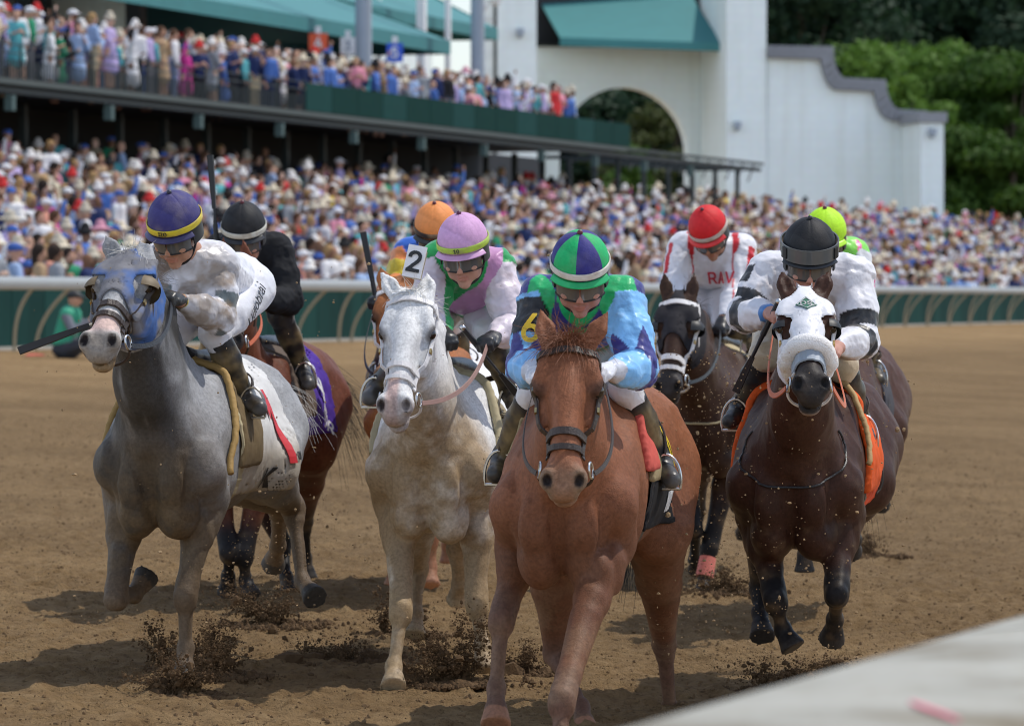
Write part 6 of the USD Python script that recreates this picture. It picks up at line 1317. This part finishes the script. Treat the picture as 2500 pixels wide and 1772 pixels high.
while x < 30:
    ln = 1.93; m = trimesh.creation.extrude_polygon(Polygon(list(map(tuple, pr)) + inner).buffer(0), ln - .035); v = m.vertices.copy()
    m.vertices = np.stack([v[:, 2] + x, -v[:, 0], v[:, 1]], 1); m.fix_normals(); obj('rail_cover', m, M_cover, ir, smooth=35)
    P = [[x + .3, -.55, -ZR - .1], [x + .3, -.55, -.5], [x + .3, -.45, -.06], [x + .3, -.40, .015]]; obj('post', tube(smooth_path(P, 5), .045, 12), M_railwhite, ir, smooth=40)
    x += ln; k += 1
def on_cover(px, py):
    P = onz(px, py, ZR + .03) - e0; a, b = P @ ed, P @ en
    return np.array([a, -b, np.interp(b, pr[:, 0], pr[:, 1]) + .004])
mk = [on_cover(2225, 1738), on_cover(2262, 1752), on_cover(2300, 1764), on_cover(2340, 1778)]
obj('pink_mark', ribbon(mk, np.tile([0, 0, 1.0], (4, 1)), [.006, .011, .010, .005], .0015), mat_plain('pink_paint', (.75, .18, .24), .6, .1, 9), ir)

# ---------------------------------------------------------------- kicked-up dirt
M_clod = mat_plain('damp_dirt', (.105, .066, .036), .95, .45, 40, .5, 90, spec=.1)
M_speck = mat_plain('dry_dirt_specks', (.30, .21, .12), .95, .4, 60, spec=.1)
ico = trimesh.creation.icosphere(0, 1.0); icoV, icoF = np.array(ico.vertices), np.array(ico.faces)
def lumps(P, r, R):
    n = len(P); A = R.normal(size=(n, 1, 3)) * .25; V = icoV[None] * (1 + .5 * (R.random((n, len(icoV), 1)) - .5)) * (r[:, None, None] * (1 + A)) + P[:, None]
    F = icoF[None] + (np.arange(n) * len(icoV))[:, None, None]; return V.reshape(-1, 3), F.reshape(-1, 3)
def spray(x, yb, w, hgt, n, label, seed, lean=-.2, size=.0046):
    n = int(n * 4.0)
    """A burst of clods thrown up at view pixel (x, yb), w by hgt view pixels large."""
    R = np.random.default_rng(seed); d = 19.0
    for _ in range(6): P = atq(x, yb, d); z = ground_z(P[0], P[1]); d = (CAM_H - z) / (-ray(x * Q, yb * Q)[2])
    P = atq(x, yb, d); s = d / 9897; W, Hh = w * s, hgt * s
    th = thing('dirt_spray', label, 'dirt spray', P, 0, kind='stuff')
    nj = 16; ja, je, jl = R.uniform(0, 2 * math.pi, nj), np.radians(R.uniform(14, 66, nj)), R.uniform(.45, 1.15, nj); q = R.integers(0, nj, n); f = R.random(n) ** 1.25
    L0 = jl[q] * np.where(R.random(n) < .8, 1, R.uniform(.3, 1.4, n)); run = f * L0 * np.cos(je[q]) * W * 1.0; up = Hh * L0 * np.sin(je[q]) * (1.75 * f - .80 * f * f)
    sp = (.07 + .36 * f) * W * .55; pts = np.stack([run * np.cos(ja[q]) + lean * f * W * .7, run * np.sin(ja[q]) * .8, up], 1) + R.normal(0, 1, (n, 3)) * (sp * .42)[:, None]; pts[:, 2] = np.abs(pts[:, 2])
    r = size * R.lognormal(-.55, .7, n) * (1 - .5 * f); obj('clods', lumps(pts, np.clip(r, .0012, .024), R), M_clod, th)
    m = int(n * .22); b = R.normal(0, W * .36, (m, 3)) * [1, .9, 0]; obj('heap', lumps(b + [0, 0, .004], size * 1.7 * R.lognormal(-.3, .6, m), R), M_clod, th)
for a in [(412, 1560, 130, 130, 1500, 'dirt kicked up round the planted foreleg of the grey horse', 1), (492, 1515, 140, 150, 1900, 'dark burst of dirt behind the grey foreleg', 2), (365, 1500, 60, 140, 600, 'thin column of dirt left of the grey foreleg', 3), (600, 1400, 170, 110, 1500, 'loose dirt thrown up under the raised grey hind hoof', 4),
          (745, 1478, 200, 60, 900, 'low ridge of thrown dirt between grey and white horses', 5), (1015, 1530, 150, 190, 2600, 'big dark burst of dirt beside the white foreleg', 6), (915, 1425, 110, 90, 700, 'dirt thrown up behind the white planted foreleg', 7), (1175, 1510, 110, 110, 800, 'dirt flying between the white and the leading horse', 8),
          (860, 1420, 60, 150, 300, 'sparse dirt column left of the white foreleg', 9), (1620, 1325, 150, 90, 1000, 'dirt round the coral bandaged leg', 10), (1762, 1548, 180, 90, 1300, 'dirt flying under the hooves of the white-hooded horse', 11), (1935, 1245, 110, 70, 700, 'dirt kicked up behind the white-hooded horse on the right', 12), (1850, 1510, 120, 60, 500, 'loose dirt right of the airborne hooves', 13)]:
    spray(*a)
R9 = np.random.default_rng(99); n = 2600; px = R9.normal(1690, 170, n); py = R9.uniform(780, 1480, n); dd_ = R9.uniform(16.8, 21.0, n); keep = (px > 1430) & (px < 2060)
P = np.array([atq(x, y, d) for x, y, d in zip(px[keep], py[keep], dd_[keep])]); P = P[P[:, 2] > .05]
px2, py2 = R9.uniform(60, 1250, 420), R9.uniform(560, 1400, 420); P2 = np.array([atq(x, y, d) for x, y, d in zip(px2, py2, R9.uniform(16.5, 21, 420))])
px3, py3 = R9.normal(600, 90, 500), R9.normal(1250, 110, 500); P3 = np.array([atq(x, y, d) for x, y, d in zip(px3, py3, R9.uniform(18.0, 20.5, 500))])
P = np.vstack([P, P2, P3[P3[:, 2] > .05]]); fs = thing('flying_dirt', 'small specks of dirt flying through the air between the horses', 'flying dirt', kind='stuff')
obj('specks', lumps(P, np.clip(.0021 * R9.lognormal(0, .55, len(P)), .001, .009), R9), M_speck, fs)
# crumbs of soil lying on the track
n = 15000; d = 15.6 * (44 / 15.6) ** R9.random(n); x = (R9.random(n) - .5) * .255 * d; z = np.array([ground_z(a, b) for a, b in zip(x, d)])
cl = thing('soil_crumbs', 'loose dark crumbs of soil scattered over the track', 'soil', kind='stuff'); obj('crumbs', lumps(np.stack([x, d, z + .002], 1), np.clip(.0042 * R9.lognormal(0, .5, n), .002, .011), R9), mat_plain('soil_crumb', (.15, .096, .052), .95, .4, 30, spec=.1), cl)
